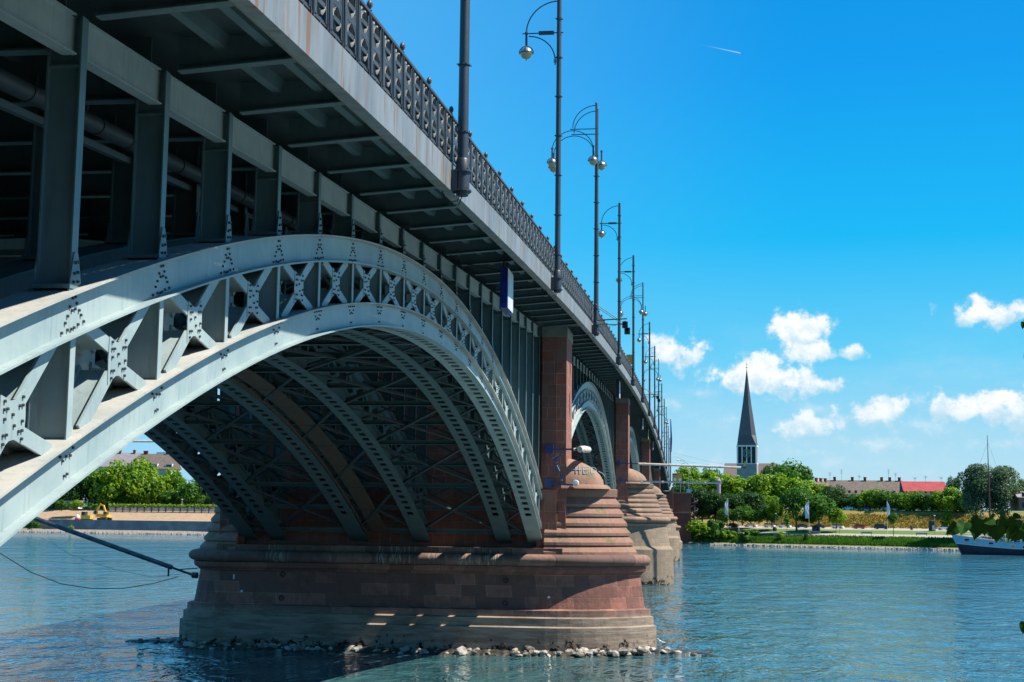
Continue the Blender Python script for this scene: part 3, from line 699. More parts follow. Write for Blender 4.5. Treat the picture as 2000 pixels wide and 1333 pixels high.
def build_rocks():
    rnd = random.Random(5); rk = M('riprap_stone', (0.10, 0.095, 0.075), 0.85, (0.40, 0.38, 0.34), 0.9, bump=0.6, bscale=6, coord='World', contrast=(0.42, 0.58))
    mm = []
    for k in range(9):
        bm = bmesh.new(); bmesh.ops.create_icosphere(bm, subdivisions=2, radius=1.0)
        cuts = [Vector((rnd.gauss(0, 1), rnd.gauss(0, 1), rnd.gauss(0, 1))).normalized() for _ in range(9)]; ds = [rnd.uniform(0.5, 0.8) for _ in cuts]
        for v in bm.verts:
            for c, d in zip(cuts, ds):
                t = v.co.dot(c)
                if t > d: v.co -= c*(t-d)
            v.co += Vector((rnd.uniform(-.03, .03),)*3)
        me = bpy.data.meshes.new('boulder'); bm.to_mesh(me); bm.free(); me.materials.append(rk); mm.append(me)
    yc = PIERY[0]; n = 0
    while n < 290:
        u = rnd.random(); x = -40.5+40.5*u if rnd.random() < 0.75 else rnd.uniform(-8, 0.6)
        if x > -2.6: yy = yc+rnd.uniform(-1.4, 1.0)-(x+2.6)*0.1; top = 0.25*(1-(x+2.6)/3.2)
        elif x < -36: yy = yc-1+rnd.uniform(-1.5, 1.0); top = 0.2*(1+(x+36)/5)
        else:
            nose = max(0, (x+9.6)); off = (nose/7.2)**2*3.6; back = max(0, -33-x); off2 = (back/3.4)**2*3.5
            yy = yc-4.0+off+off2-rnd.uniform(0.0, 1.3); top = 0.36
        size = rnd.uniform(0.13, 0.33)*(1.0 if rnd.random() < .85 else 1.6)
        d = (yc-4-yy); z = top-0.12*max(0, d)-rnd.uniform(0, 0.25)
        o = inst('riprap_rock', mm[n % 9], None, (x, yy, z), rnd.uniform(0, 6), (size*rnd.uniform(.8, 1.5), size, size*rnd.uniform(.5, .85)))
        o.rotation_euler = (rnd.uniform(-.3, .3), rnd.uniform(-.3, .3), rnd.uniform(0, 6))
        tag(o, 'pale angular boulder among the riprap at the waterline of the near pier', 'rock', 'riprap boulders round the near pier'); n += 1
    dk = M('wet_rubble', (0.018, 0.02, 0.018), 0.5, (0.07, 0.065, 0.05), 2.5, bump=1.0, bscale=7, coord='World'); rows = []
    for i in range(160):
        x = -40.6+41.8*i/159; nose = max(0, (x+9.6)); back = max(0, -33-x); base = yc-4.0+min(3.9, (nose/7.2)**2*3.6)+min(3.6, (back/3.4)**2*3.5)
        e = min(1, (x+40.6)/4, (1.2-x)/3.4); a = [rnd.uniform(.7, 1.3) for _ in range(3)]
        rows.append([(x, base-1.7*a[0]*max(e, .25), -.12), (x, base-1.0*a[1]*max(e, .25), .02+.10*e*a[0]), (x, base-.35, (.10+.16*a[1])*e), (x, base+.6, .28*a[2]*e), (x, base+1.6*max(e, .3), -.12)])
    mb = MB(); mb.loft(rows, False, False, closed=False); tag(mb.build('rubble_ledge', dk), 'dark wet rubble ledge under the boulders at the waterline of the near pier', 'rubble', kind='stuff')
    return mm
# ------------------------------------------------------------------ railing
def build_railing():
    root = empty('bridge_railing', (0, 0, 0), 0, 'dark ornamental cast iron railing with knobs along the bridge edge', 'railing')
    X = -7.12; P0, BAY = 20.35, 1.218; Hh = 1.5; zb = 0.84
    bays = int((488-P0)/BAY)
    ys = frange(10, 488, 3)
    mb = MB(); mb.sweep(ys, lambda y: [(X-0.05, zf(y)+zb+Hh-0.07), (X+0.06, zf(y)+zb+Hh-0.07), (X+0.06, zf(y)+zb+Hh), (X-0.06, zf(y)+zb+Hh)]); mb.build('top_rail', iron, root)
    mb = MB(); mb.sweep(ys, lambda y: [(X-0.03, zf(y)+zb+0.09), (X+0.03, zf(y)+zb+0.09), (X+0.03, zf(y)+zb+0.14), (X-0.03, zf(y)+zb+0.14)]); mb.build('bottom_rail', iron, root)
    # cast panel: plate with openings, built once; y in 0..BAY, z in 0..Hh
    def panel(full):
        m = MB(); z0, z1 = 0.14, Hh-0.07; c = BAY/2
        for yy in (0.0, 0.17):                       # twin posts
            m.box(X-0.055, X+0.055, yy-0.022, yy+0.022, -0.06, z1)
        # side strips of the plate
        a, b = 0.24, BAY-0.07; w = 0.15
        m.box(X-0.05, X+0.05, a, a+w, z0, z1-0.10); m.box(X-0.05, X+0.05, b-w*0.5, b, z0, z1-0.10)
        cc = (a+w+b-w*.5)/2; hw = (b-w*.5-a-w)/2
        for zc in ((0.46, 1.08) if full else (0.46, 1.08)):          # two lyre shaped scroll groups
            for sg in (-1, 1):
                pts = [(X, cc+sg*hw*(0.15+0.75*math.sin(t)), zc-0.24+0.48*t/math.pi) for t in [math.pi*k/6 for k in range(7)]]
                m.tube(pts, 0.055, 4)
                m.tube([(X, cc+sg*(hw*0.5+0.07*math.cos(t)), zc+0.22+0.07*math.sin(t)) for t in [k*math.pi/3 for k in range(6)]], 0.045, 4)
            m.box(X-0.045, X+0.045, cc-hw, cc+hw, zc-0.05, zc+0.05)
        m.box(X-0.05, X+0.05, a+w, b-w*.5, 0.72, 0.84)
        m.prism([(a+w, 0.84), (a+w, 1.0), (cc-hw*.3, 0.84)], 'X', X-0.045, X+0.045); m.prism([(b-w*.5, 0.84), (b-w*.5, 0.98), (cc+hw*.3, 0.84)], 'X', X-0.045, X+0.045)
        m.prism([(a+w, 0.72), (a+w, 0.6), (cc-hw*.3, 0.72)], 'X', X-0.045, X+0.045); m.prism([(b-w*.5, 0.72), (b-w*.5, 0.6), (cc+hw*.3, 0.72)], 'X', X-0.045, X+0.045)
        m.box(X-0.012, X+0.012, a, b, z0, z0+0.04); m.box(X-0.012, X+0.012, a, b, z1-0.16, z1-0.10)
        m.box(X-0.03, X+0.03, cc-0.03, cc+0.03, -0.03, 0.1)
        return m
    pm = panel(True); me = pm.mesh('railing_panel', iron); rest = MB()
    fm = MB(); fm.lathe((0, 0, 0), [(0.03, 0), (0.03, .04), (.06, .05), (.03, .08), (.065, .14), (.075, .2), (.05, .27), (0.0, .31)], 8); fme = fm.mesh('finial', iron, True); restf = MB()
    n = nf = 0
    for k in range(bays):
        y = P0+k*BAY; sl = (zf(y+0.6)-zf(y-0.6))/1.2; z = zf(y)+zb
        if n < 100 and y > 22:
            o = inst('railing_panel', me, root, (0, y, z)); n += 1
            o.rotation_euler = (math.atan(sl), 0, 0)
        else: rest.mesh_add([(v[0], y+v[1], z+v[2]+sl*v[1]) for v in pm.v], pm.f)
        if k % 3 == 2:
            if nf < 100 and y > 22: inst('finial', fme, root, (X, y+0.085, zf(y)+zb+Hh)); nf += 1
    tag(rest.build('railing_panel_row', iron, root, fix=False), kind='stuff')
# ------------------------------------------------------------------ street lamps
def build_lamps():
    glass = bpy.data.materials.new('lamp_glass'); glass.use_nodes = True; b = glass.node_tree.nodes['Principled BSDF']
    b.inputs['Base Color'].default_value = (0.42, 0.38, 0.24, 1); b.inputs['Roughness'].default_value = 0.15; b.inputs['Coat Weight'].default_value = 0.6
    chrome = M('lamp_reflector', (0.30, 0.34, 0.38), 0.3, metal=0.5)
    def head(root, x, y, z, stem):
        """hanging lantern below a point"""
        h = MB(); h.tube([(x, y, z), (x, y, z-stem)], 0.06, 8)
        h.tube([(x, y, z+0.05), (x, y, z-0.06)], 0.085, 8); ho = h.build('lantern_holder', polemat, root, smooth=True)
        zc = z-stem-0.33; g = MB()
        g.lathe((x, y, zc), [(0.0, -.35)]+[(0.33*math.sin(a), -0.33*math.cos(a)) for a in [math.pi/2*k/6 for k in range(1, 7)]], 14); g.build('glass_bowl', glass, ho, smooth=True)
        t = MB(); t.lathe((x, y, zc), [(0.335, 0.0)]+[(0.33*math.cos(a), 0.33*math.sin(a)) for a in [math.pi/2*k/6 for k in range(1, 6)]]+[(0.05, .33)], 14); t.build('reflector_cap', chrome, ho, smooth=True)
        r = MB(); r.tube([(x+0.37*math.cos(a), y+0.37*math.sin(a), zc) for a in [2*math.pi*k/16 for k in range(17)]], 0.022, 5)
        for ax in (0, 1):
            r.tube([(x+(0.37*math.cos(a) if not ax else 0), y+(0.37*math.cos(a) if ax else 0), zc+0.37*math.sin(a)) for a in [math.pi*k/10 for k in range(11)]], 0.025, 5)
        r.tube([(x, y, zc-0.34), (x, y, zc-0.41)], 0.02, 5); r.build('lantern_ring', polemat, ho)
    def frame(root, x, y, zt, A=1.72, name='bracket_arm'):
        m = MB(); z2 = zt-1.72
        m.tube([(x-A*math.sin(a), y, zt-1.7+1.68*math.cos(a)) for a in [math.pi/2*k/12 for k in range(13)]], 0.035, 6)
        m.build(name, polemat, root, smooth=True)
        m = MB(); m.tube([(x+0.22, y+0.06, z2), (x-A-0.2, y+0.06, z2)], 0.03, 6); m.tube([(x+0.22, y-0.06, z2-0.05), (x-A-0.2, y-0.06, z2-0.05)], 0.03, 6)
        m.box(x-A*0.62, x-A*0.16, y-0.1, y+0.1, z2-0.1, z2+0.06); m.build('crossbar', polemat, root, smooth=False)
        m = MB(); m.tube([(x-A+0.12, y, z2-0.18)]+[(x-A+0.12+(A-0.32)*math.sin(a), y, z2-0.18-1.35*(1-math.cos(a))) for a in [math.pi/2*k/10 for k in range(1, 11)]]+[(x-0.2, y, z2-1.75)], 0.032, 6)
        m.tube([(x-0.28, y, z2-1.5), (x, y, z2-1.5)], 0.03, 5); m.tube([(x-0.28, y, z2-1.6), (x, y, z2-1.6)], 0.03, 5); m.build('support_arc', polemat, root, smooth=True)
    LY = [41.1, 71.6, 101.6, 135.0, 168.8, 203.2, 236, 270, 304, 336, 368, 400, 432, 464]
    lab = ['tall dark street lamp post nearest the camera, its top cut off by the frame',
           'tall single arm street lamp standing clear against the sky, second along the bridge',
           'first double arm lamp mast with paired arcs and four globes, above the signal bracket',
           'single arm street lamp just beyond the first double arm mast', 'single arm street lamp between the first two double masts, its globe before a pole',
           'second double arm lamp mast, its two globes hanging one above the other', 'slim single arm lamp whose globe hangs before the rounded white cloud edge',
           'slim single arm lamp in front of the left cloud', 'third double arm lamp mast left of the left cloud base']
    ords = ['tenth', 'eleventh', 'twelfth', 'thirteenth', 'fourteenth']
    for i, y in enumerate(LY):
        dbl = i % 3 == 2; zb = zf(y); ht = 16.8 if dbl else 15.35
        if dbl and i > 3: ht = 17.0
        l = lab[i] if i < len(lab) else ords[i-9]+' lamp mast along the bridge counted from the camera, tiny in the distance'
        root = empty('street_lamp', (-6.74, y, zb), 0, l, 'street lamp', 'lamp masts along the bridge railing')
        m = MB(); rb, rt = (0.155, 0.12) if not dbl else (0.18, 0.13)
        if i == 0: rb, rt = 0.165, 0.13
        top = ht if not dbl else ht-4.2
        m.tube([(0, 0, 0.9), (0, 0, 4), (0, 0, top)], [rb, rb*0.93, rt], 16)
        if dbl:
            m.tube([(0, -0.55, ht-4.4), (0, -0.55, ht)], 0.075, 8); m.tube([(0, 0.55, ht-4.4), (0, 0.55, ht-0.1)], 0.075, 8)
            m.tube([(0, -0.6, ht-4.3), (0, 0.6, ht-4.3)], 0.07, 6); m.tube([(0, -0.6, ht-1.7), (0, 0.6, ht-1.7)], 0.05, 6)
        m.build('pole', polemat, root, smooth=True)
        m = MB()
        for z in frange(1.8, top-1.0, 2.1):
            m.lathe((0, 0, z), [(rb, -.02), (rb+0.025, -.02), (rb+0.025, .02), (rb, .02)], 12)
            for t in range(4): 
                a = t*math.pi/2+0.5; m.tube([(rb*math.cos(a), rb*math.sin(a), z), ((rb+.075)*math.cos(a), (rb+.075)*math.sin(a), z)], 0.02, 5)
        m.build('pole_collar', polemat, root)
        m = MB(); m.lathe((0, 0, 0), [(0, -.14), (.18, -.14), (.2, -.02), (.28, -.02), (.28, .03), (.215, .04), (.215, .56), (.275, .57), (.275, .62), (.2, .63), (.19, .95), (.16, 1.0)], 20)
        for z in (0.0, 0.595):
            for t in range(4):
                a = t*math.pi/2+0.78; m.tube([(.25*math.cos(a), .25*math.sin(a), z-0.05), (.25*math.cos(a), .25*math.sin(a), z+0.07)], 0.022, 6)
        m.box(-0.30, -0.12, -0.22, 0.22, -0.02, 0.62); m.build('pole_base', polemat, root, smooth=True)
        if i < 4:
            m = MB(); m.tube([(-.05, -.05, -.1), (-.12, -.1, -.3), (-.35, -.1, -.36), (-.6, -.05, -.1)], 0.02, 5); m.tube([(.0, .05, -.1), (-.1, .0, -.42), (-.4, 0, -.4), (-.66, .05, 0.1)], 0.02, 5); m.build('supply_cable', steel_dk, root)
        if not dbl:
            frame(root, 0, 0, ht); head(root, -1.72, 0, ht-1.72, 0.75)
            m = MB(); m.lathe((0, 0, ht), [(0, .3), (.1, .25), (.13, .16), (.1, .06), (.03, .02), (.03, -.1)], 12); m.build('ball_top', polemat, root, smooth=True)
        else:
            for yy, dz in ((-0.55, 0.0), (0.55, -0.1)):
                A = 1.72; zt = ht+dz; m = MB(); z2 = zt-1.8
                m.tube([(-A*math.sin(a), yy, zt-1.7+1.66*math.cos(a)) for a in [math.pi/2*k/10 for k in range(11)]], 0.032, 6); m.build('bracket_arm', polemat, root, smooth=True)
                m = MB(); m.tube([(0.1, yy, z2), (-A-0.2, yy, z2)], 0.035, 6); m.build('crossbar', polemat, root)
                m = MB(); B = 1.5
                m.tube([(-A-B*math.sin(a), yy, z2-0.1-1.45+1.45*math.cos(a)) for a in [math.pi/2*k/8 for k in range(9)]], 0.03, 6)
                m.tube([(-A+B*math.sin(a), yy, z2-0.1-1.45+1.45*math.cos(a)) for a in [math.pi/2*k/8 for k in range(9)]], 0.03, 6); m.build('support_arc', polemat, root, smooth=True)
                head(root, -A-B, yy, z2-1.4, 0.75); head(root, -0.22 if yy < 0 else 0.32, yy, z2-1.3, 0.75)
                m = MB(); m.lathe((0, yy, zt), [(0, .2), (.08, .16), (.1, .08), (.03, 0)], 10); m.build('ball_top', polemat, root, smooth=True)
build_ribs_args = None
steel_br = mat_steel('steel_bracket_shaded', (0.072, 0.125, 0.138), (0.10, 0.155, 0.165), 0.15)  # same steel darkened, shade below the overhang put into the colour
build_ribs(); build_columns(); build_deck(); build_bracing()
for i in range(4): build_pier(i)
graffiti(); rings_and_marks(); build_rocks(); build_railing(); build_lamps()
# ------------------------------------------------------------------ water and ground
def build_water():
    m = bpy.data.materials.new('river_water'); m.use_nodes = True; t = NT(m.node_tree); b = t.n['Principled BSDF']
    P = t.new('ShaderNodeNewGeometry').outputs['Position']
    b.inputs['Base Color'].default_value = (0.034, 0.105, 0.120, 1); b.inputs['Roughness'].default_value = 0.04; b.inputs['IOR'].default_value = 1.9
    n1 = t.noise(t.scale(P, (0.8, 1.0, 1)), 0.5, 4, 0.6, 0.5); n2 = t.noise(t.scale(P, (1.0, 1.0, 1)), 1.8, 3, 0.6, 0.4); n3 = t.noise(t.scale(P, (1.6, 1.0, 1)), 0.16, 4, 0.62, 0.4); n4 = t.noise(t.scale(P, (1.0, 1.0, 1)), 0.035, 5, 0.65, 0.3)
    x, y, z = t.sep(P); far = t.ss(y, 90, 350)
    h = t.math('ADD', t.math('ADD', t.math('MULTIPLY', n1, 0.45), t.math('MULTIPLY', n2, 0.05)), t.math('MULTIPLY', n3, 4.5))
    h = t.math('ADD', h, t.math('MULTIPLY', t.math('MULTIPLY', n4, 16.0), t.math('ADD', 0.25, t.math('MULTIPLY', far, 0.75))))
    bp = t.new('ShaderNodeBump'); bp.inputs['Strength'].default_value = 1.0; bp.inputs['Distance'].default_value = 0.3
    t.put(bp.inputs['Height'], h); t.l.new(bp.outputs[0], b.inputs['Normal'])
    mb = MB(); mb.face([(-6000, -800, 0), (6000, -800, 0), (6000, 4000, 0), (-6000, 4000, 0)])
    tag(mb.build('water', m), kind='structure')
build_water()
BANK = [(-1500, 760), (-700, 640), (-256, 552), (-186, 543), (-110, 520), (-2, 486), (76, 447), (120, 420), (190, 385), (420, 330), (1500, 250)]
def build_bank():
    ng = Vector((0, 0))
    def off(k, d):
        a = Vector(BANK[max(k-1, 0)]); b = Vector(BANK[min(k+1, len(BANK)-1)]); t = (b-a).normalized(); n = Vector((-t.y, t.x))
        if n.y < 0: n = -n
        p = Vector(BANK[k])+n*d; return p
    profR = [(-3, -1.5), (0, 0.0), (1.5, 0.6), (5, 1.5), (11, 3.3), (12, 3.5), (20, 4.1), (21, 4.2), (30, 5.4), (38, 5.7), (40, 6.0), (52, 11.6), (54, 12.0), (62, 12.1), (90, 12.3), (3000, 14)]
    profL = [(-3, -1.5), (0, 0.0), (2.5, 1.1), (3, 1.3), (3.5, 1.35), (3.7, 4.85), (19, 5.2), (21, 5.3), (22, 5.4), (30, 7.6), (33, 8.6), (40, 9.6), (44, 10.4), (62, 11.0), (90, 11.5), (3000, 14)]
    rows = []
    for k in range(len(BANK)):
        pr = profL if BANK[k][0] < -90 else profR
        rows.append([(off(k, d).x, off(k, d).y, z) for d, z in pr])
    m = bpy.data.materials.new('bank_ground'); m.use_nodes = True; t = NT(m.node_tree); b = t.n['Principled BSDF']
    P = t.new('ShaderNodeNewGeometry').outputs['Position']; x, y, z = t.sep(P)
    n = t.noise(P, 0.35, 5, 0.65); nf = t.noise(P, 2.5, 5, 0.7)
    grass = t.mix(t.ss(nf, 0.35, 0.65), (0.06, 0.12, 0.015), (0.12, 0.17, 0.03))
    dry = t.mix(t.ss(n, 0.35, 0.65), (0.22, 0.17, 0.035), (0.30, 0.19, 0.06)); dry = t.mix(t.ss(nf, 0.5, 0.7), dry, (0.10, 0.12, 0.02))
    rock = t.mix(t.ss(nf, 0.4, 0.6), (0.12, 0.10, 0.08), (0.34, 0.31, 0.27))
    path = t.mix(t.ss(nf, 0.3, 0.7), (0.30, 0.28, 0.25), (0.36, 0.34, 0.30))
    zz = t.math('ADD', z, t.math('MULTIPLY', t.math('SUBTRACT', nf, 0.5), 0.3))
    c = t.mix(t.ss(zz, 0.5, 0.7), rock, grass); c = t.mix(t.math('MULTIPLY', t.ss(zz, 3.45, 3.5), t.math('SUBTRACT', 1.0, t.ss(zz, 4.15, 4.2))), c, path)
    c = t.mix(t.ss(zz, 5.2, 5.5), c, path); c = t.mix(t.ss(zz, 5.95, 6.1), c, dry); c = t.mix(t.ss(zz, 11.4, 11.8), c, grass)
    sand = t.mix(t.ss(n, 0.3, 0.7), (0.30, 0.20, 0.12), (0.38, 0.27, 0.17)); sand = t.mix(t.ss(nf, 0.52, 0.68), sand, (0.17, 0.105, 0.06)); sand = t.mix(t.math('MULTIPLY', t.ss(n, 0.58, 0.7), 0.7), sand, (0.10, 0.12, 0.04))
    cl = t.mix(t.ss(zz, 1.1, 1.3), rock, sand); cl = t.mix(t.ss(zz, 9.5, 10), cl, grass)
    c = t.mix(t.ss(x, -110, -100), cl, c)
    t.put(b.inputs['Base Color'], c); b.inputs['Roughness'].default_value = 0.95
    mb = MB(); mb.loft(rows, False, False, closed=False); tag(mb.build('ground', m), kind='structure')
    return off
off = build_bank()
def bank_at(x):
    for (a, b) in zip(BANK[:-1], BANK[1:]):
        if a[0] <= x <= b[0]:
            u = (x-a[0])/(b[0]-a[0]); return a[1]+(b[1]-a[1])*u
    return 480
def bankpt(x, d):
    """point d metres inland from the waterline next to x"""
    for (a, b) in zip(BANK[:-1], BANK[1:]):
        if a[0] <= x <= b[0]:
            t = (Vector(b)-Vector(a)).normalized(); n = Vector((-t.y, t.x)); n = n if n.y > 0 else -n
            p = Vector((x, bank_at(x)))+n*d; return p, math.atan2(t.y, t.x)
def quay():
    mb = MB(); mb.loft([[(x, -9, 7.6) for x in (-300, -34.5)]+[(x, -9, 7.6) for x in (14, 300)]]+[[(x, y, z) for x in (-300, -34.5, 14, 300)] for y, z in ((-16, 12), (-30, 24), (-60, 34), (-300, 36))], False, False, closed=False)
    tag(mb.build('sky_blocker_slope', M('sky_blocker_green', (0.014, 0.03, 0.008), 0.95, (0.025, 0.045, 0.012), .5)), kind='structure')  # unseen slope added behind the camera to keep sky light off column webs
    mb = MB(); mb.box(-34.2, -7.6, -60, 10.5, 0, zf(9)+0.2); tag(mb.build('bridge_ramp', stone_pil), 'red sandstone ramp carrying the road onto the near end of the bridge', 'abutment')
    mb = MB(); mb.box(-300, 60, -80, 6, -2, 7.75); mb.build('quay', M('quay_paving', (0.04, 0.045, 0.035), 0.95))['kind'] = 'structure'
quay()
# ------------------------------------------------------------------ vegetation
def crown_mesh(name, seed, rx, rz, nb, nl, leaf, mat, shape='round', zc=0.0):
    rnd = random.Random(seed); vs = []; fs = []; blobs = []
    for k in range(nb):
        while True:
            p = Vector((rnd.uniform(-1, 1), rnd.uniform(-1, 1), rnd.uniform(-1, 1)))
            if 0.25 < p.length < 1: break
        if shape == 'cone': p.x *= (1-p.z)*0.55; p.y *= (1-p.z)*0.55
        if shape == 'flat': p.z = p.z*0.9
        r = rnd.uniform(0.26, 0.46)*(1.0 if shape != 'cone' else 0.55)
        blobs.append((Vector((p.x*rx*0.72, p.y*rx*0.72, p.z*rz*0.74+zc)), r*min(rx, rz)*rnd.uniform(.8, 1.15)))
    for i in range(nl):
        c, r = blobs[rnd.randrange(nb)]
        d = Vector((rnd.gauss(0, 1), rnd.gauss(0, 1), rnd.gauss(0.35, 1))).normalized()
        p = c+d*r*rnd.uniform(0.72, 1.08)
        n = (d+Vector((rnd.gauss(0, .5), rnd.gauss(0, .5), rnd.gauss(.2, .5)))).normalized()
        a = n.orthogonal().normalized(); b = n.cross(a); th = rnd.uniform(0, 6.28); a, b = a*math.cos(th)+b*math.sin(th), b*math.cos(th)-a*math.sin(th)
        s = leaf*rnd.uniform(0.6, 1.3); k = len(vs)
        vs += [tuple(p-a*s*.5), tuple(p+b*s*.42), tuple(p+a*s*.5+n*s*.12), tuple(p-b*s*.42)]; fs.append((k, k+1, k+2, k+3))
    me = bpy.data.meshes.new(name); me.from_pydata(vs, [], fs); me.materials.append(mat); me.update(); return me
CR = {}
def crowns():
    for k in range(3):
        CR['bright%d' % k] = crown_mesh('crown', 10+k, 6, 4.4, 34, 5200, 0.62, leaf_bright)
        CR['mid%d' % k] = crown_mesh('crown', 20+k, 6, 5.2, 34, 5200, 0.60, leaf_mid)
        CR['dark%d' % k] = crown_mesh('crown', 30+k, 6, 5.6, 36, 5200, 0.60, leaf_dark)
    for k in range(2): CR['willow%d' % k] = crown_mesh('crown', 40+k, 7, 11, 60, 15000, 0.55, leaf_willow)
    CR['cone0'] = crown_mesh('crown', 50, 3.4, 4.2, 26, 2600, 0.42, leaf_bright, 'cone')
    CR['bush0'] = crown_mesh('crown', 60, 3, 2.2, 16, 2400, 0.42, leaf_mid); CR['bush1'] = crown_mesh('crown', 61, 3, 2.4, 16, 2400, 0.42, leaf_bright)
crowns()
def trunk_mesh(h, r, lean, nb=5, seed=0, spread=2.5):
    m = MB(); rnd = random.Random(seed); m.tube([(0, 0, -0.3), (lean*.3, 0, h*.5), (lean, 0, h)], [r, r*.75, r*.5], 8)
    for k in range(nb):
        a = rnd.uniform(0, 6.28); z = h*rnd.uniform(.55, .95); L = spread*rnd.uniform(.7, 1.2)
        m.tube([(lean*z/h, 0, z), (math.cos(a)*L*.5, math.sin(a)*L*.5, z+L*.4), (math.cos(a)*L, math.sin(a)*L, z+L*.95)], [r*.4, r*.28, r*.1], 5)
    return m.mesh('trunk', bark)
TR = [trunk_mesh(5, 0.35, 0.3, seed=1), trunk_mesh(5, 0.3, -0.4, seed=2), trunk_mesh(3.2, 0.1, 0.1, 3, 3, 1.0)]
tn = [0]
def tree(kind, x, y, z0, h, label, group=None, w=None, name='tree', th=0.35, cat='tree', rot=None):
    """h total height, crown takes the top (1-th)"""
    tn[0] += 1; i = tn[0]; k = kind if kind in CR else kind+str(i % (2 if kind == 'willow' else 3))
    me = CR[k]; zs = [v.co.z for v in me.vertices]; 
    if 'hz' not in me: me['hz'] = max(zs)-min(zs); me['mz'] = min(zs); me['wx'] = 2*max(abs(v.co.x) for v in me.vertices)
    root = empty(name, (x, y, z0), rot if rot is not None else (i*2.4) % 6.28, label, cat, group)
    ch = h*(1-th); sz = ch/me['hz']; sx = (w/me['wx']) if w else sz*1.05
    c = inst('crown' if 'bush' not in kind else 'foliage', me, root, (0, 0, h-ch-me['mz']*sz), 0, (sx, sx, sz))
    t = TR[2] if kind == 'cone0' or h < 6 else TR[i % 2]
    tt = inst('trunk', t, root, (0, 0, 0), 0, (max(sx, .4), max(sx, .4), (h*(th+.25))/(5 if t != TR[2] else 3.2)))
    return root
ORD = ['first', 'second', 'third', 'fourth', 'fifth', 'sixth', 'seventh', 'eighth', 'ninth', 'tenth', 'eleventh', 'twelfth', 'thirteenth', 'fourteenth', 'fifteenth', 'sixteenth']
def tpx(kind, px, top, bot, Y, label, wpx=None, z0=None, **kw):
    P = at(px, bot, Y); z = P.z if z0 is None else z0; h = Z_at(px, top, Y)-z
    return tree(kind, P.x, Y, z, h, label, w=(wpx*Y/F_PX if wpx else None), **kw)
def plant_all():
    # bright trees behind the bank, right of the bridge
    row = [(1352, 912, 100), (1395, 918, 90), (1440, 925, 90), (1480, 924, 90), (1520, 922, 80), (1556, 932, 80), (1590, 944, 70)]
    for i, (px, top, w) in enumerate(row):
        tpx('bright', px, top, 1000, 545, '%s yellow green tree from the left in the row below the church tower' % ORD[i], w*1.1, group='bright trees below the church', th=0.15)
    row = [(1345, 905, 60, 600), (1392, 908, 60, 610)]
    for i, (px, top, w, Y) in enumerate(row): tpx('mid', px, top, 980, Y, ['dark green treetop peeping over the bright trees beside the road sign', 'dark green treetop peeping over the bright trees left of the church roof'][i], w, th=0.1)
    tpx('mid', 1543, 894, 990, 610, 'tall dense round green tree right of the church tower', 92, th=0.1)
    tpx('dark', 1497, 908, 985, 620, 'dark treetop between the church tower and the big round tree', 40, th=0.1)
    row = [(1372, 948, 1028, 515), (1398, 955, 1030, 512), (1338, 940, 1010, 520), (1432, 962, 1028, 505), (1466, 957, 1020, 508)]
    for i, (px, top, bot, Y) in enumerate(row): tpx('dark', px, top, bot, Y, '%s dark green tree from the left on the slope beside the abutment' % ORD[i], 62, group='dark trees on the slope', th=0.12)
    row = [(1450, 985, 52), (1482, 992, 50), (1420, 990, 46), (1508, 985, 44)]
    for i, (px, top, w) in enumerate(row): tpx('mid', px, top, 1026, 500, '%s mid green shrub from the left on the slope above the parked white cars' % ORD[i], w, group='shrubs on the slope', th=0.05, name='shrub', cat='shrub')
    tpx('bright', 1512, 966, 1024, 498, 'leafy bright tree with a pale trunk beside the right flag pole', 46, th=0.2)
    tpx('mid', 1556, 944, 1036, 488, 'large dark riverside tree left of the right white banner', 66, th=0.22)
    tpx('mid', 1600, 962, 1036, 488, 'large dark riverside tree right of the right white banner', 74, th=0.22)
    tpx('mid', 1576, 1000, 1030, 494, 'low dark tree between the two large riverside trees', 50, th=0.2)
    tpx('bright', 1634, 992, 1032, 488, 'small round tree beside the lower parked white car', 44, th=0.2)
    # hedge like trees behind the upper road
    row = [(1612, 955), (1630, 945), (1650, 965), (1678, 962), (1700, 953), (1728, 953), (1755, 962), (1776, 958), (1800, 957), (1826, 957), (1850, 955), (1868, 950), (1885, 960)]
    for i, (px, top) in enumerate(row):
        tpx('dark' if i in (1, 2) else ('bright' if i in (4, 7, 10, 11) else 'mid'), px, top, 999+(px-1612)*.03, 530-(px-1612)*.12, '%s tree from the left in the leafy row behind the upper parked cars' % ORD[i], 48+(i % 3)*8, group='trees behind the upper road', th=0.06)
    tpx('dark', 1863, 929, 990, 560, 'dark tree standing tall beside the red roof', 34, th=0.2)
    tpx('willow0', 1907, 904, 1022, 455, 'left one of two tall grey green willows behind the boat mast', 82, th=0.04)
    tpx('willow1', 1956, 908, 1022, 455, 'right one of two tall grey green willows behind the boat mast', 92, th=0.04)
    tpx('dark', 1994, 933, 990, 540, 'dark tree behind the willows at the right edge', 34, th=0.1)
    # young trees on the meadow
    tpx('mid', 1745, 1000, 1046, 466, 'young round headed tree beside the middle beach flag', 24, th=0.45, name='young_tree')
    tpx('cone0', 1851, 993, 1045, 455, 'young pointed light green tree near the boat bow', 28, th=0.3, name='young_tree')
    tpx('cone0', 1960, 998, 1045, 452, 'young pointed light green tree behind the boat cabin', 22, th=0.3, name='young_tree')
    tpx('cone0', 1537, 1003, 1043, 470, 'thin young tree on the meadow left of the riverside trees', 18, th=0.35, name='young_tree')
    # riverside bushes
    row = [(1335, 1012, 30), (1357, 1015, 62), (1388, 1014, 56), (1412, 1034, 30), (1450, 1034, 46), (1510, 1038, 18), (1558, 1040, 12)]
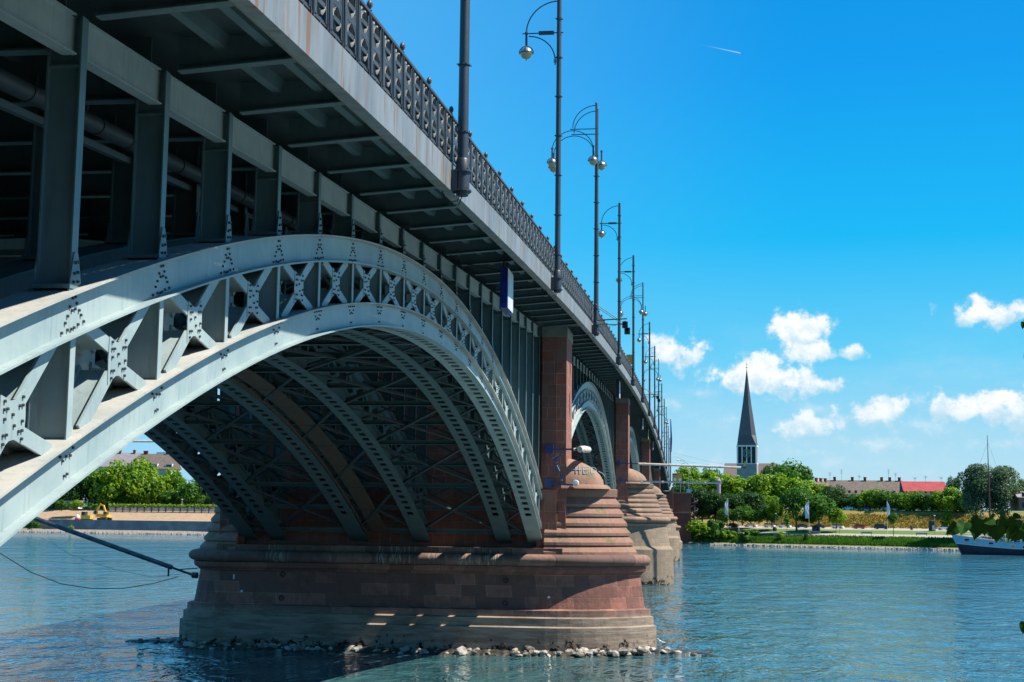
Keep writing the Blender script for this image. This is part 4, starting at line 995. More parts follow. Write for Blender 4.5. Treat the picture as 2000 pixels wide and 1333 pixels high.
    for i, (px, top, w) in enumerate(row):
        x = X_at(px, 478); p, _ = bankpt(x, 4.5); z = 1.2
        tree('bush%d' % (i % 2), p.x, p.y, z, Z_at(px, top, p.y)-z, '%s riverside bush from the left above the stony waterline' % ORD[i], 'bushes along the right bank', w*p.y/F_PX, 'bush', 0.0, 'bush')
    tpx('bright', 1322, 1000, 1030, 492, 'bright shrub growing against the abutment wall', 26, th=0.0, name='bush', cat='bush')
    # left bank
    row = [(178, 905, 80, 'mid', 600), (215, 905, 90, 'bright', 590), (262, 890, 90, 'bright', 592), (300, 918, 70, 'bright', 586), (335, 912, 60, 'bright', 600), (365, 935, 70, 'mid', 588), (400, 925, 60, 'dark', 600), (425, 955, 50, 'dark', 590), (140, 930, 70, 'dark', 590), (210, 940, 60, 'dark', 580), (330, 955, 56, 'mid', 578), (110, 955, 60, 'dark', 585), (70, 940, 80, 'dark', 600), (455, 940, 70, 'mid', 610), (250, 950, 60, 'mid', 580), (380, 960, 60, 'mid', 578)]
    for i, (px, top, w, kd, Y) in enumerate(row):
        tpx(kd, px, top, 999, max(Y, 596), '%s tree, counted %s, in the wood under the arch' % ({'mid': 'green', 'bright': 'bright yellow green', 'dark': 'dark green'}[kd], ORD[i]), w*1.15, group='trees on the left bank', th=0.05)
    for i, (px, w) in enumerate(((120, 40), (150, 36), (182, 30), (235, 26), (272, 24), (300, 20), (345, 24), (395, 26))):
        tpx('bush%d' % (i % 2), px, 982-(w > 30)*6, 998, 594 if px > 210 else 571, '%s low bush from the left above the sandy slope' % ORD[i], w, group='bushes above the sandy slope', th=0.0, name='bush', cat='bush')
    tpx('bush0', 62, 1012, 1036, 548, 'green bush low on the stony left shore', 40, th=0, name='bush', cat='bush'); tpx('bush1', 138, 1026, 1038, 546, 'small weed bush against the grey river wall', 14, th=0, name='bush', cat='bush')
plant_all()
def grass_strip():
    rnd = random.Random(3); vs = []; fs = []
    for i in range(26000):
        x = rnd.uniform(-4, 110); d = rnd.uniform(2.2, 11.5) if rnd.random() < .8 else rnd.uniform(2, 6); p, _ = bankpt(x, d)
        z = 0.6+(d-1.5)/3.5*0.9 if d < 5 else 1.5+(d-5)/6*1.8
        h = rnd.uniform(.5, 1.1)*(1.1 if d < 6 else .6); w = rnd.uniform(.1, .25); a = rnd.uniform(0, 3.14); k = len(vs)
        vs += [(p.x-w*math.cos(a), p.y-w*math.sin(a), z-.1), (p.x+w*math.cos(a), p.y+w*math.sin(a), z-.1), (p.x+rnd.uniform(-.3, .3), p.y+rnd.uniform(-.3, .3), z+h)]; fs.append((k, k+1, k+2))
    me = bpy.data.meshes.new('bank_grass'); me.from_pydata(vs, [], fs); me.materials.append(leaf_grass); me.update(); tag(inst('bank_grass', me), 'tall green grass and reeds on the river bank', 'grass', kind='stuff')
    vs = []; fs = []
    for i in range(9000):
        x = rnd.uniform(10, 120); d = rnd.uniform(40, 49.5); p, _ = bankpt(x, d); z = 6+(d-40)/12*5.6; h = rnd.uniform(.3, .9); w = rnd.uniform(.2, .5); a = rnd.uniform(0, 3.14); k = len(vs)
        vs += [(p.x-w*math.cos(a), p.y-w*math.sin(a), z-.1), (p.x+w*math.cos(a), p.y+w*math.sin(a), z-.1), (p.x+rnd.uniform(-.4, .4), p.y+rnd.uniform(-.3, .3), z+h)]; fs.append((k, k+1, k+2))
    me = bpy.data.meshes.new('dry_scrub'); me.from_pydata(vs, [], fs); me.materials.append(leaf_dry); me.update(); tag(inst('dry_scrub', me), 'dry yellow scrub on the slope between the two roads', 'scrub', kind='stuff')
    # stony waterline
    rk = M('shore_stone', (0.13, 0.115, 0.09), 0.9, (0.34, 0.31, 0.26), 1.5, coord='World'); mb = MB()
    for i in range(1500):
        x = rnd.uniform(-8, 125) if i < 1000 else rnd.uniform(-275, -150); p, _ = bankpt(x, rnd.uniform(-.3, 2.0)); s = rnd.uniform(.18, .42); z = 0.0+rnd.uniform(0, .35)
        q = [Vector((math.cos(t)*s*rnd.uniform(.7, 1.1), math.sin(t)*s*rnd.uniform(.7, 1.1), 0)) for t in (0, 1.3, 2.5, 3.8, 5)]
        mb.loft([[(p.x+v.x, p.y+v.y, z-.4) for v in q], [(p.x+v.x*.9, p.y+v.y*.9, z+s*.2) for v in q], [(p.x+v.x*.4, p.y+v.y*.4, z+s*.5) for v in q]], False, True)
    tag(mb.build('shore_stones', rk, fix=False), 'pale stones lining the waterline', 'stones', kind='stuff')
leaf_grass = mat_leaf('grass_blades', (0.03, 0.11, 0.008), (0.08, 0.19, 0.012), (0.14, 0.2, 0.02)); leaf_dry = mat_leaf('dry_blades', (0.22, 0.17, 0.03), (0.30, 0.2, 0.05), (0.14, 0.14, 0.03))
grass_strip()
# ------------------------------------------------------------------ things on the banks
def bank_px(px, d):
    x = X_at(px, 490)
    for _ in range(12):
        p, a = bankpt(x, d); v = Vector((p.x, p.y, CAM_H))-Vector((0, 0, CAM_H)); k = v.dot(cF); ppx = 1000+F_PX*v.dot(cR)/k
        x += (px-ppx)*p.y/F_PX
    return bankpt(x, d)
GL = M('car_glass', (0.02, 0.03, 0.035), 0.08); TY = M('tyre', (0.02, 0.02, 0.02), 0.8); RIM = M('wheel_rim', (0.4, 0.4, 0.42), 0.3, metal=0.8)
def paint(name, c): return M(name, c, 0.25, coat=0.8)
def make_car(kind, pm, name='parked_car'):
    L = {'sedan': 4.6, 'hatch': 4.1, 'suv': 4.6}[kind]; h = {'sedan': 1.42, 'hatch': 1.5, 'suv': 1.75}[kind]; W = 0.88
    root = empty(name); l = L/2; wb = 0.95
    m = MB(); lowp = [(-l, .35), (-l+.05, .75), (-l+.35, .92), (-l+1.25, .98)] if kind == 'sedan' else [(-l, .35), (-l+.02, .9), (-l+.1, 1.0)]
    prof = lowp+[(l-1.25, .98 if kind != 'suv' else 1.05), (l-.3, .82 if kind != 'suv' else .98), (l, .62), (l, .32), (l-.1, .24), (-l+.1, .24)]
    m.loft([[(x, -W+.06, z) for x, z in prof], [(x, -W, min(z, .8)) if z > .8 else (x, -W, z) for x, z in prof], [(x, W, min(z, .8)) if z > .8 else (x, W, z) for x, z in prof], [(x, W-.06, z) for x, z in prof]])
    ra, rb = (-l+.95, .75) if kind == 'sedan' else (-l+.25, .7)
    m.loft([[(ra+.45 if kind == 'sedan' else ra+.15, y, h-.05), (rb-.05, y, h-.05), (rb-.25, y*.97, h), (ra+.6 if kind == 'sedan' else ra+.35, y*.97, h)] for y in (-.62, .62)])
    m.build('body', pm, root)
    g = MB(); base = [(ra-.05, .95), (rb+.65, .95)]; top = [(ra+.5 if kind == 'sedan' else ra+.15, h-.04), (rb-.05, h-.04)]
    g.loft([[(base[0][0], -W+.05, .94), (base[1][0], -W+.05, .94), (base[1][0], W-.05, .94), (base[0][0], W-.05, .94)], [(top[0][0], -.62, top[0][1]), (top[1][0], -.62, top[1][1]), (top[1][0], .62, top[1][1]), (top[0][0], .62, top[0][1])]])
    g.build('window', GL, root)
    pl = MB()
    for sx in (0.0,): 
        for sy in (-1, 1): pl.beam((sx, sy*(W-.04), .94), (sx-.03, sy*.63, h-.04), .09, .02, (1, 0, 0))
    pl.build('window_pillar', pm, root)
    for x in (-l+.8, l-.85):
        for sy in (-1, 1):
            w = MB(); w.lathe((x, sy*(W-.1), .32), [(0, -.1), (.32, -.1), (.32, .11), (.2, .11)], 14, 'Y'); wo = w.build('wheel', TY, root)
            w = MB(); w.lathe((x, sy*(W-.1), .32), [(.2, .09 if sy > 0 else -.12), (.0, .1 if sy > 0 else -.13)], 12, 'Y'); w.build('rim', RIM, wo)
    for sy in (-1, 1):
        w = MB(); w.box(l-.12, l+.01, sy*.62-.16, sy*.62+.16, .58, .7); w.build('headlight', RIM, root)
        w = MB(); w.box(-l-.01, -l+.1, sy*.66-.12, sy*.66+.12, .68, .82); w.build('tail_light', TAIL, root)
    return root
TAIL = M('tail_light_red', (0.4, 0.01, 0.01), 0.3)
def build_cars():
    cw = paint('paint_white', (0.8, 0.8, 0.8)); cb = paint('paint_black', (0.015, 0.017, 0.02)); cs = paint('paint_silver', (0.4, 0.42, 0.44)); cr = paint('paint_red', (0.45, 0.03, 0.015)); cbl = paint('paint_blue', (0.02, 0.05, 0.35)); cdb = paint('paint_dark_blue', (0.02, 0.03, 0.07)); cg = paint('paint_grey', (0.18, 0.19, 0.2))
    low = [(1358, 'hatch', cdb, 'dark blue car half hidden behind the bush nearest the abutment'), (1431, 'sedan', cb, 'black saloon with a light on the roof parked left of the white saloon'), (1466, 'sedan', cw, 'long white saloon parked in the lower row left of the trees'), (1503, 'hatch', cw, 'white hatchback right behind the long white saloon'),
           (1532, 'suv', cw, 'tall white off road car parked under the thin young tree'), (1566, 'sedan', cdb, 'dark blue saloon in the shade between the two large riverside trees'), (1599, 'sedan', cb, 'dark saloon parked right of the litter shelter under the riverside tree'), (1636, 'hatch', cw, 'white hatchback at the foot of the dry slope left of the red car'),
           (1678, 'hatch', cr, 'red hatchback at the foot of the dry slope'), (1721, 'suv', cb, 'black off road car at the foot of the dry slope'), (1843, 'hatch', cw, 'white hatchback next to the dark information board')]
    up = [(1657, 'hatch', cw, 'white hatchback at the left end of the upper row'), (1692, 'hatch', cbl, 'blue car in the upper row on the dry slope'), (1735, 'suv', cw, 'white estate in the upper row behind the middle beach flag'), (1778, 'hatch', cg, 'grey car in the upper row right of the white estate'), (1827, 'hatch', cw, 'white car in the upper row above the dark information board'), (1875, 'sedan', cdb, 'dark saloon at the right end of the upper row'),
          (1516, 'hatch', cw, 'white car half hidden among the trees on the slope below the church')]
    protos = {}
    for lst, d, z, g in ((low, 36.5, 5.68, 'cars parked along the lower road'), (up, 57.5, 12.03, 'cars parked along the upper road')):
        for i, (px, kind, pm, lab) in enumerate(lst):
            p, a = bank_px(px, d)
            if (kind, pm.name) in protos: c = copy_tree(protos[(kind, pm.name)])
            else: c = make_car(kind, pm); protos[(kind, pm.name)] = c
            c.location = (p.x, p.y, z if px != 1516 else 11.9); c.rotation_euler = (0, 0, a + (math.pi if (i % 2 == 0) else 0)); tag(c, lab, 'car', g)
build_cars()
def pole_thing(name, cat, px, base_d, top_py, r, label, mat, group=None, z=None, build=None):
    p, a = bank_px(px, base_d); zb = z if z is not None else 4.3; zt = Z_at(px, top_py, p.y)
    root = empty(name, (p.x, p.y, zb), 0, label, cat, group); h = zt-zb
    m = MB(); m.tube([(0, 0, -.1), (0, 0, h)], [r, r*.8], 8); m.build('pole', mat, root, smooth=True)
    if build: build(root, h)
    return root
wm_ = M('white_metal', (0.7, 0.71, 0.72), 0.4); gm_ = M('grey_metal', (0.25, 0.27, 0.28), 0.45, metal=0.3); dm_ = M('dark_metal', (0.03, 0.035, 0.04), 0.5)
cloth = M('white_cloth', (0.72, 0.74, 0.8), 0.8, (0.60, 0.63, 0.72), 1.5)
def flags():
    def flag(w, hh, sg):
        def f(root, h):
            m = MB(); rows = []
            for k in range(9):
                t = k/8; z = h-0.2-hh*t; ww = w*math.sin(min(1, t*2.2+.15)*math.pi/2)*(1-.35*max(0, t-.8)*5*.5)
                rows.append([(sg*ww*u, 0.12*math.sin(3*u+5*t), z-.12*u) for u in (0, .33, .66, 1)]+[(sg*ww*u, 0.12*math.sin(3*u+5*t)+.02, z-.12*u) for u in (1, .66, .33, 0)])
            m.loft(rows); m.build('flag_cloth', cloth, root, smooth=True)
            m = MB(); m.tube([(0, 0, h-.1), (sg*w*.3, 0, h+.05)], .02, 5); m.build('flag_arm', wm_, root)
        return f
    pole_thing('beach_flag', 'flag', 1422, 16, 974, .05, 'white banner flag on a pole left of the abutment shrubs, nearest the bridge', wm_, 'white beach flags', build=flag(1.1, 5.4, -1))
    pole_thing('beach_flag', 'flag', 1580, 12, 978, .05, 'white banner flag in front of the large riverside trees', wm_, 'white beach flags', build=flag(1.3, 5.6, -1))
    pole_thing('beach_flag', 'flag', 1733, 20, 979, .05, 'white banner flag beside the young round headed tree', wm_, 'white beach flags', build=flag(.9, 5.0, 1))
    pole_thing('beach_flag', 'flag', 1918, 20, 981, .05, 'narrow white banner flag left of the boat mast', wm_, 'white beach flags', build=flag(.55, 5.4, -1))
    def lamp(root, h):
        m = MB(); m.lathe((0, 0, h), [(0, .18), (.32, .14), (.36, .02), (.1, -.05)], 10); m.build('lamp_head', wm_, root)
    for px, d, top, lab in ((1515, 20, 1004, 'small park lantern post beside the tall white car'), (1825, 20, 1008, 'small park lantern post beside the dark information board'), (1328, 24, 1000, 'small park lantern post close to the abutment wall'), (1951, 20, 1010, 'small park lantern post behind the boat cabin')):
        pole_thing('park_lamp', 'lamp post', px, d, top, .07, lab, gm_, 'lantern posts on the promenade', build=lamp)
    for px, d, top, lab in ((1443, 18, 1000, 'white pole on the meadow right of the first banner flag'), (1349, 14, 1007, 'short white pole at the foot of the abutment'), (1356, 9, 1023, 'low white post among the riverside bushes')):
        pole_thing('white_post', 'post', px, d, top, .12, lab, wm_, 'white posts by the river')
    # benches
    for px, d, lab in ((1591, 15, 'park bench left of the others, below the right flag pole'), (1692, 13, 'park bench in the middle, between the red and the black car'), (1799, 13, 'park bench furthest right, near the boat')):
        p, a = bank_px(px, d); r = empty('park_bench', (p.x, p.y, 3.95), a, lab, 'bench', 'benches on the promenade'); bm_ = gm_
        m = MB(); m.box(-1.8, 1.8, -.2, .25, .42, .48); m.build('seat', bm_, r); m = MB(); m.box(-1.8, 1.8, .25, .3, .55, .95); m.build('backrest', bm_, r)
        for x in (-1.6, 1.6): m = MB(); m.box(x-.05, x+.05, -.2, .3, 0, .42); m.box(x-.05, x+.05, .25, .3, .42, .8); m.build('leg', bm_, r)
    # dark information board, litter shelters
    p, a = bank_px(1820, 30); r = empty('information_board', (p.x, p.y, 5.0), a, 'dark information board by the road near the boat', 'board'); m = MB(); m.box(-1.1, 1.1, -.1, .1, .2, 3.6); m.build('panel', dm_, r)
    m = MB(); m.box(.15, .8, -.14, -.1, .7, 2.2); m.build('poster', cloth, r)
    for x in (-1, 1): m = MB(); m.box(x-.06, x+.06, -.06, .06, -.3, .2); m.build('leg', dm_, r)
    for px, d, w, lab in ((1592, 22, 1.1, 'dark round topped container under the riverside tree'), (1780, 33, .45, 'small dark bin at the foot of the dry slope'), (1513, 24, .7, 'pair of dark bins beside the park lantern')):
        p, a = bank_px(px, d); m = MB(); m.lathe((0, 0, 0), [(w*.85, 0), (w, .2), (w, 1.3*max(w, .8)), (w*.7, 1.7*max(w, .8)), (0, 1.9*max(w, .8))], 12)
        tag(m.build('waste_container', dm_, None, (p.x, p.y, 4.6 if d < 28 else 5.6), smooth=True), lab, 'container')
    for px, lab in ((1636, 'wooden tree guard frame on the promenade left of the bench'),):
        p, a = bank_px(px, 14); r = empty('tree_guard', (p.x, p.y, 4), 0, lab, 'tree guard')
        for x in (-.6, .6): m = MB(); m.tube([(x, 0, 0), (x, 0, 2.6)], .06, 6); m.build('post', dm_, r)
        m = MB(); m.box(-.7, .7, -.04, .04, 2.3, 2.4); m.build('rail', dm_, r)
flags()
def person(x, y, z, label, shirt, rz=0.0):
    root = empty('person', (x, y, z), rz, label, 'person', 'people by the market stall')
    me = bpy.data.meshes.new('body'); V = [(0, 0, .95), (0, 0, 1.2), (0, 0, 1.42), (0, 0, 1.52), (0, 0.02, 1.66), (.1, 0, .9), (.11, .05, .5), (.12, 0, .08), (.12, -.12, .04), (-.1, 0, .9), (-.12, -.08, .5), (-.13, .06, .08), (-.13, -.06, .04), (.19, 0, 1.4), (.25, .02, 1.12), (.24, -.12, .92), (-.19, 0, 1.4), (-.26, 0, 1.12), (-.24, -.1, .9)]
    Ed = [(0, 1), (1, 2), (2, 3), (3, 4), (0, 5), (5, 6), (6, 7), (7, 8), (0, 9), (9, 10), (10, 11), (11, 12), (2, 13), (13, 14), (14, 15), (2, 16), (16, 17), (17, 18)]
    rr = [.15, .14, .15, .06, .105, .09, .06, .045, .04, .09, .06, .045, .04, .06, .045, .035, .06, .045, .035]
    me.from_pydata(V, Ed, []); o = inst('body', me, root); o.modifiers.new('skin', 'SKIN'); o.modifiers.new('sub', 'SUBSURF').levels = 1
    for i, v in enumerate(me.skin_vertices[0].data): v.radius = (rr[i], rr[i]*.8)
    me.skin_vertices[0].data[0].use_root = True; me.materials.append(shirt)
    m = MB(); m.lathe((0, .03, 1.70), [(.11, -.03), (.115, .03), (.07, .09), (0, .11)], 10); m.build('hair', dm_, root, smooth=True)
    return root
def stall():
    p, a = bank_px(1408, 33); r = empty('market_stall', (p.x, p.y, 5.5), a, 'small stall with a pointed beige canopy beside the first banner flag', 'stall')
    m = MB(); m.loft([[(-1.6, -1.6, 2.2), (1.6, -1.6, 2.2), (1.6, 1.6, 2.2), (-1.6, 1.6, 2.2)], [(-.05, -.05, 3.3), (.05, -.05, 3.3), (.05, .05, 3.3), (-.05, .05, 3.3)]]); m.build('canopy', M('canvas_beige', (.4, .3, .22), .8), r)
    for x in (-1.5, 1.5):
        for y in (-1.5, 1.5): m = MB(); m.tube([(x, y, -.1), (x, y, 2.2)], .04, 6); m.build('leg', dm_, r)
    m = MB(); m.box(-1.2, 1.2, -1.2, -.7, 0, .95); m.build('counter', dm_, r)
    q, _ = bank_px(1404, 29); person(q.x, q.y, 5.3, 'person in dark clothes standing at the beige stall', M('dark_clothes', (.03, .03, .05), .8), .4)
    q, _ = bank_px(1413, 29); person(q.x, q.y, 5.3, 'person in a light shirt standing right of the beige stall', M('light_clothes', (.4, .4, .5), .8), -.5)
stall()
# ------------------------------------------------------------------ buildings
slate = M('slate_roof', (0.040, 0.050, 0.068), 0.45, (0.055, 0.065, 0.085), 2, bump=0.3, bscale=5); grey_w = M('pale_render', (0.27, 0.30, 0.33), 0.8, (0.22, 0.25, 0.28), .6)
whit = M('white_render', (0.68, 0.7, 0.72), 0.7); louv = M('dark_louvre', (0.012, 0.012, 0.016), 0.6); gold = M('gilded_metal', (0.6, 0.42, 0.1), 0.35, metal=0.6); verd = M('clock_patina', (0.22, 0.36, 0.34), 0.6)
def church():
    Y = 640; cx = X_at(1461, Y); zt = Z_at(1461, 871, Y); zl0 = Z_at(1461, 906, Y); W = 4.35
    r = empty('church', (cx, Y, 12), R(-7), 'pale church tower with a tall dark slate spire and a clock', 'church'); zt -= 12; zl0 -= 12
    m = MB(); m.box(-W, W, -W, W, 0, zl0); m.build('tower', grey_w, r)
    m = MB(); m.box(-W+.25, W-.25, -W+.25, W-.25, zl0, zt); m.build('belfry', louv, r)
    for k in range(5):
        x = -W+.35+(2*W-.7)*k/4
        for s in (-1, 1):
            m = MB(); m.box(x-.24, x+.24, s*(W-.25), s*W, zl0, zt-.6); m.build('pier_strip', whit, r)
            m = MB(); m.box(s*(W-.25), s*W, x-.32, x+.32, zl0, zt-.6); m.build('pier_strip', whit, r)
    m = MB(); m.box(-W-.1, W+.1, -W-.1, W+.1, zt-.6, zt); m.box(-W-.06, W+.06, -W-.06, W+.06, zl0-.3, zl0+.02); m.build('cornice', whit, r)
    H = Z_at(1461, 722, Y)-12-zt; m = MB(); b = W*.97; o = b*.414
    octa = lambda q: [(q*b, -q*o), (q*b, q*o), (q*o, q*b), (-q*o, q*b), (-q*b, q*o), (-q*b, -q*o), (-q*o, -q*b), (q*o, -q*b)]
    sq = [(b, -b), (b, b), (b, b), (-b, b), (-b, b), (-b, -b), (-b, -b), (b, -b)]
    oc = octa(1.0); mid = [(a[0]*.25+c[0]*.75, a[1]*.25+c[1]*.75) for a, c in zip(sq, octa(.86))]
    m.loft([[(x, y, zt) for x, y in sq], [(x, y, zt+4.5) for x, y in mid], [(x, y, zt+H*.55) for x, y in octa(.43)], [(x, y, zt+H) for x, y in octa(.02)]]); m.build('spire', slate, r)
    m = MB(); m.tube([(0, 0, zt+H-.3), (0, 0, zt+H+3.2)], .07, 6); m.lathe((0, 0, zt+H+.9), [(0, -.4), (.35, -.2), (.4, 0), (.3, .25), (0, .4)], 10); m.box(-.5, .5, -.04, .04, zt+H+2.3, zt+H+2.4); m.build('spire_cross', gold, r)
    m = MB(); cz = (zt+zl0)/2+.4
    m.tube([(1.75*math.cos(a), -W-.15, cz+1.75*math.sin(a)) for a in [2*math.pi*k/24 for k in range(25)]], .1, 5); m.tube([(1.1*math.cos(a), -W-.15, cz+1.1*math.sin(a)) for a in [2*math.pi*k/24 for k in range(25)]], .1, 5)
    for k in range(12):
        a = k*math.pi/6; m.beam((1.15*math.cos(a), -W-.15, cz+1.15*math.sin(a)), (1.9*math.cos(a), -W-.15, cz+1.9*math.sin(a)), .22, .1, (0, 1, 0))
    m.lathe((0, -W-.1, cz), [(0, .0), (.3, .0), (.3, .06)], 12, 'Y'); co = m.build('clock', verd, r)
    m = MB(); m.beam((0, -W-.24, cz), (1.6, -W-.24, cz+.2), .1, .2, (0, 1, 0)); m.beam((0, -W-.26, cz), (.1, -W-.26, cz+1.0), .1, .2, (0, 1, 0)); m.build('clock_hand', gold, co)
    # nave
    m = MB(); m.box(-11, 11, 6, 22, 0, 14.5); m.build('nave', grey_w, r)
    zr = Z_at(1461, 912, Y)-12; m = MB(); m.prism([(4.5, 14.4), (22.8, 14.4), (14, zr+2)], 'X', -11.5, 12); m.build('roof', M('nave_tiles', (0.11, 0.085, 0.08), .8, (.15, .115, .105), 3), r)
church()
def house(name, x, y, z, rz, L, D, hw, hr, wall, roof, label, cat='house', chim=(), nwin=6, sky=(), hip=0, group=None, dormers=(), floors=3):
    r = empty(name, (x, y, z), rz, label, cat, group); l = L/2
    m = MB(); m.box(-l, l, -D/2, D/2, 0, hw); m.build('wall', wall, r)
    m = MB(); e = .5; m.loft([[(-l-e, -D/2-e, hw), (l+e, -D/2-e, hw), (l+e, D/2+e, hw), (-l-e, D/2+e, hw)], [(-l-e+hip, -.05, hw+hr), (l+e-hip, -.05, hw+hr), (l+e-hip, .05, hw+hr), (-l-e+hip, .05, hw+hr)]]); ro = m.build('roof', roof, r)
    for c in chim: m = MB(); m.box(c-.5, c+.5, -.6, .4, hw+hr-1.2, hw+hr+1.3); m.box(c-.6, c+.6, -.7, .5, hw+hr+1.1, hw+hr+1.35); m.build('chimney', brick_m, ro)
    for (c, f) in sky:
        m = MB(); y0 = -D/2*(1-f)-.0; zc = hw+hr*f
        m.beam((c, y0-.15, zc-.25), (c, y0+.95*D/2*.22, zc+hr*.22-.25+.2), 1.3, .12, (1, 0, 0)); m.build('skylight', whit, ro)
    for c in dormers:
        m = MB(); m.box(c-1.6, c+1.6, -D/2+.6, -D/2+4, hw+.4, hw+2.3); d = m.build('dormer', whit, ro); m = MB(); m.box(c-1.2, c+1.2, -D/2+.54, -D/2+.6, hw+.8, hw+1.9); m.build('window', GL, d)
    for f in range(floors):
        for k in range(nwin):
            xx = -l+L*(k+.5)/nwin; m = MB(); m.box(xx-.5, xx+.5, -D/2-.03, -D/2+.05, 1+f*3, 2.5+f*3); w = m.build('window', GL, r)
    return r, ro, hw+hr
brick_m = M('chimney_brick', (0.20, 0.05, 0.03), .8); brown = M('brown_tiles', (0.105, 0.080, 0.066), .85, (0.15, 0.115, 0.095), .8, bump=.4, bscale=4); redt = M('red_tiles', (0.27, 0.030, 0.035), .8, (0.34, 0.05, 0.05), .6); cream = M('cream_wall', (0.5, 0.45, 0.38), .8); grt = M('grey_tiles', (0.22, 0.19, 0.2), .85, (.28, .25, .25), .8)
def antenna(x, y, z, h, label):
    r = empty('roof_antenna', (x, y, z), 0, label, 'antenna', 'television aerials on the long roofs'); m = MB(); m.tube([(0, 0, -1), (0, 0, h)], .05, 5); m.build('mast', dm_, r)
    m = MB()
    for k, w in enumerate((1.5, 1.1, .8)): m.tube([(-w*.6, 0, h*(.93-.16*k)), (w*.6, 0, h*(.93-.16*k))], .035, 4)
    m.tube([(-.3, -.6, h*.7), (.3, .6, h*.7)], .035, 4); m.build('crossbar', dm_, r)
def town():
    Y = 600
    def mk(p0, p1, ridge, eave, Y, **k):
        xa, xb = X_at(p0, Y), X_at(p1, Y); zr = Z_at((p0+p1)/2, ridge, Y); ze = Z_at((p0+p1)/2, eave, Y); return xa, xb, zr, ze
    xa, xb, zr, ze = mk(1616, 1766, 938, 966, Y)
    r, ro, top = house('apartment_building', (xa+xb)/2, Y+6, 12, 0, xb-xa, 13, ze-12, zr-ze, cream, brown, 'long apartment block with a brown tiled roof and brick chimneys', 'building', chim=[(X_at(p, Y)-(xa+xb)/2) for p in (1634, 1669, 1694, 1727, 1743, 1762)], nwin=12, sky=[(X_at(p, Y)-(xa+xb)/2, .35) for p in (1687, 1701, 1645, 1657)])
    for i, (px, t) in enumerate(((1625, 922), (1648, 916), (1683, 928), (1741, 916), (1755, 923))): antenna(X_at(px, Y), Y+6, zr, Z_at(px, t, Y)-zr, 'thin roof aerial on the brown roofed block, %s from the left' % ORD[i])
    xa, xb, zr, ze = mk(1768, 1850, 940, 960, 598)
    house('apartment_building', (xa+xb)/2, 605, 12, 0, xb-xa, 13, ze-12, zr-ze, cream, redt, 'apartment block with a bright red tiled roof', 'building', nwin=7, chim=())
    for i, (px, t) in enumerate(((1794, 932), (1815, 929), (1846, 931))): antenna(X_at(px, 598), 605, zr, Z_at(px, t, 598)-zr, 'thin roof aerial on the red roofed block, %s from the left' % ORD[i])
    xa, xb, zr, ze = mk(1590, 1622, 940, 968, 595)
    house('house', (xa+xb)/2, 600, 12, R(58), 13, 9, ze-12, zr-ze, cream, brown, 'dark gabled house at the left end of the brown roofed block', nwin=3, chim=(-4, 0, 4))
    xa, xb = X_at(1990, 450), X_at(2060, 450); house('warehouse', (xa+xb)/2, 455, 12, 0, xb-xa, 12, Z_at(1995, 972, 450)-12+.0, 2.0, M('weathered_wood', (.14, .09, .06), .85, (.2, .14, .1), 2), grt, 'tall brown timber building cut by the right edge of the frame', 'building', nwin=4, floors=2)
    Y = 640
    for (p0, p1, rd, ev, lab, rf, dm, ch) in ((168, 262, 884, 912, 'grey roofed block at the left behind the trees under the arch', grt, (), (-6, 2, 9)), (262, 330, 886, 906, 'brown roofed block with chimneys in the middle behind the trees under the arch', brown, (), (-6, -5, 5)), (312, 352, 896, 918, 'brown tiled house with white dormers at the right behind the trees under the arch', brown, (-3.5, 3.5), ())):
        xa, xb = X_at(p0, Y), X_at(p1, Y); zr = Z_at((p0+p1)/2, rd, Y); ze = Z_at((p0+p1)/2, ev, Y); 
        house('apartment_building', (xa+xb)/2, Y+(4 if p0 != 312 else -8), 11, 0, xb-xa, 12, ze-11, zr-ze, cream, rf, lab, 'building', chim=ch, nwin=6, dormers=dm, sky=[(3, .5), (4.6, .5), (6.2, .5)] if p0 == 168 else ())
    # white annex and shed
    x = X_at(325, 655); m = MB(); m.box(-5, 5, -3, 3, 0, Z_at(325, 884, 655)-11); tag(m.build('stair_tower', whit, None, (x, 655, 11)), 'white flat topped roof structure behind the brown roofs on the left bank', 'building')
    xa, xb = X_at(118, 575), X_at(152, 575); r = empty('shed', ((xa+xb)/2, 577, 9.6), 0, 'low white site hut left of the excavator', 'hut'); m = MB(); m.box(-(xb-xa)/2, (xb-xa)/2, -2, 2, 0, 3.1); m.build('wall', whit, r); m = MB(); m.box(-(xb-xa)/2-.3, (xb-xa)/2+.3, -2.3, 2.3, 3.1, 3.4); m.build('roof', M('shed_roof', (.3, .2, .13), .8), r)
    m = MB(); m.box(-1, 1, -2.05, -2.0, .8, 2.2); m.build('window', GL, r)
town()
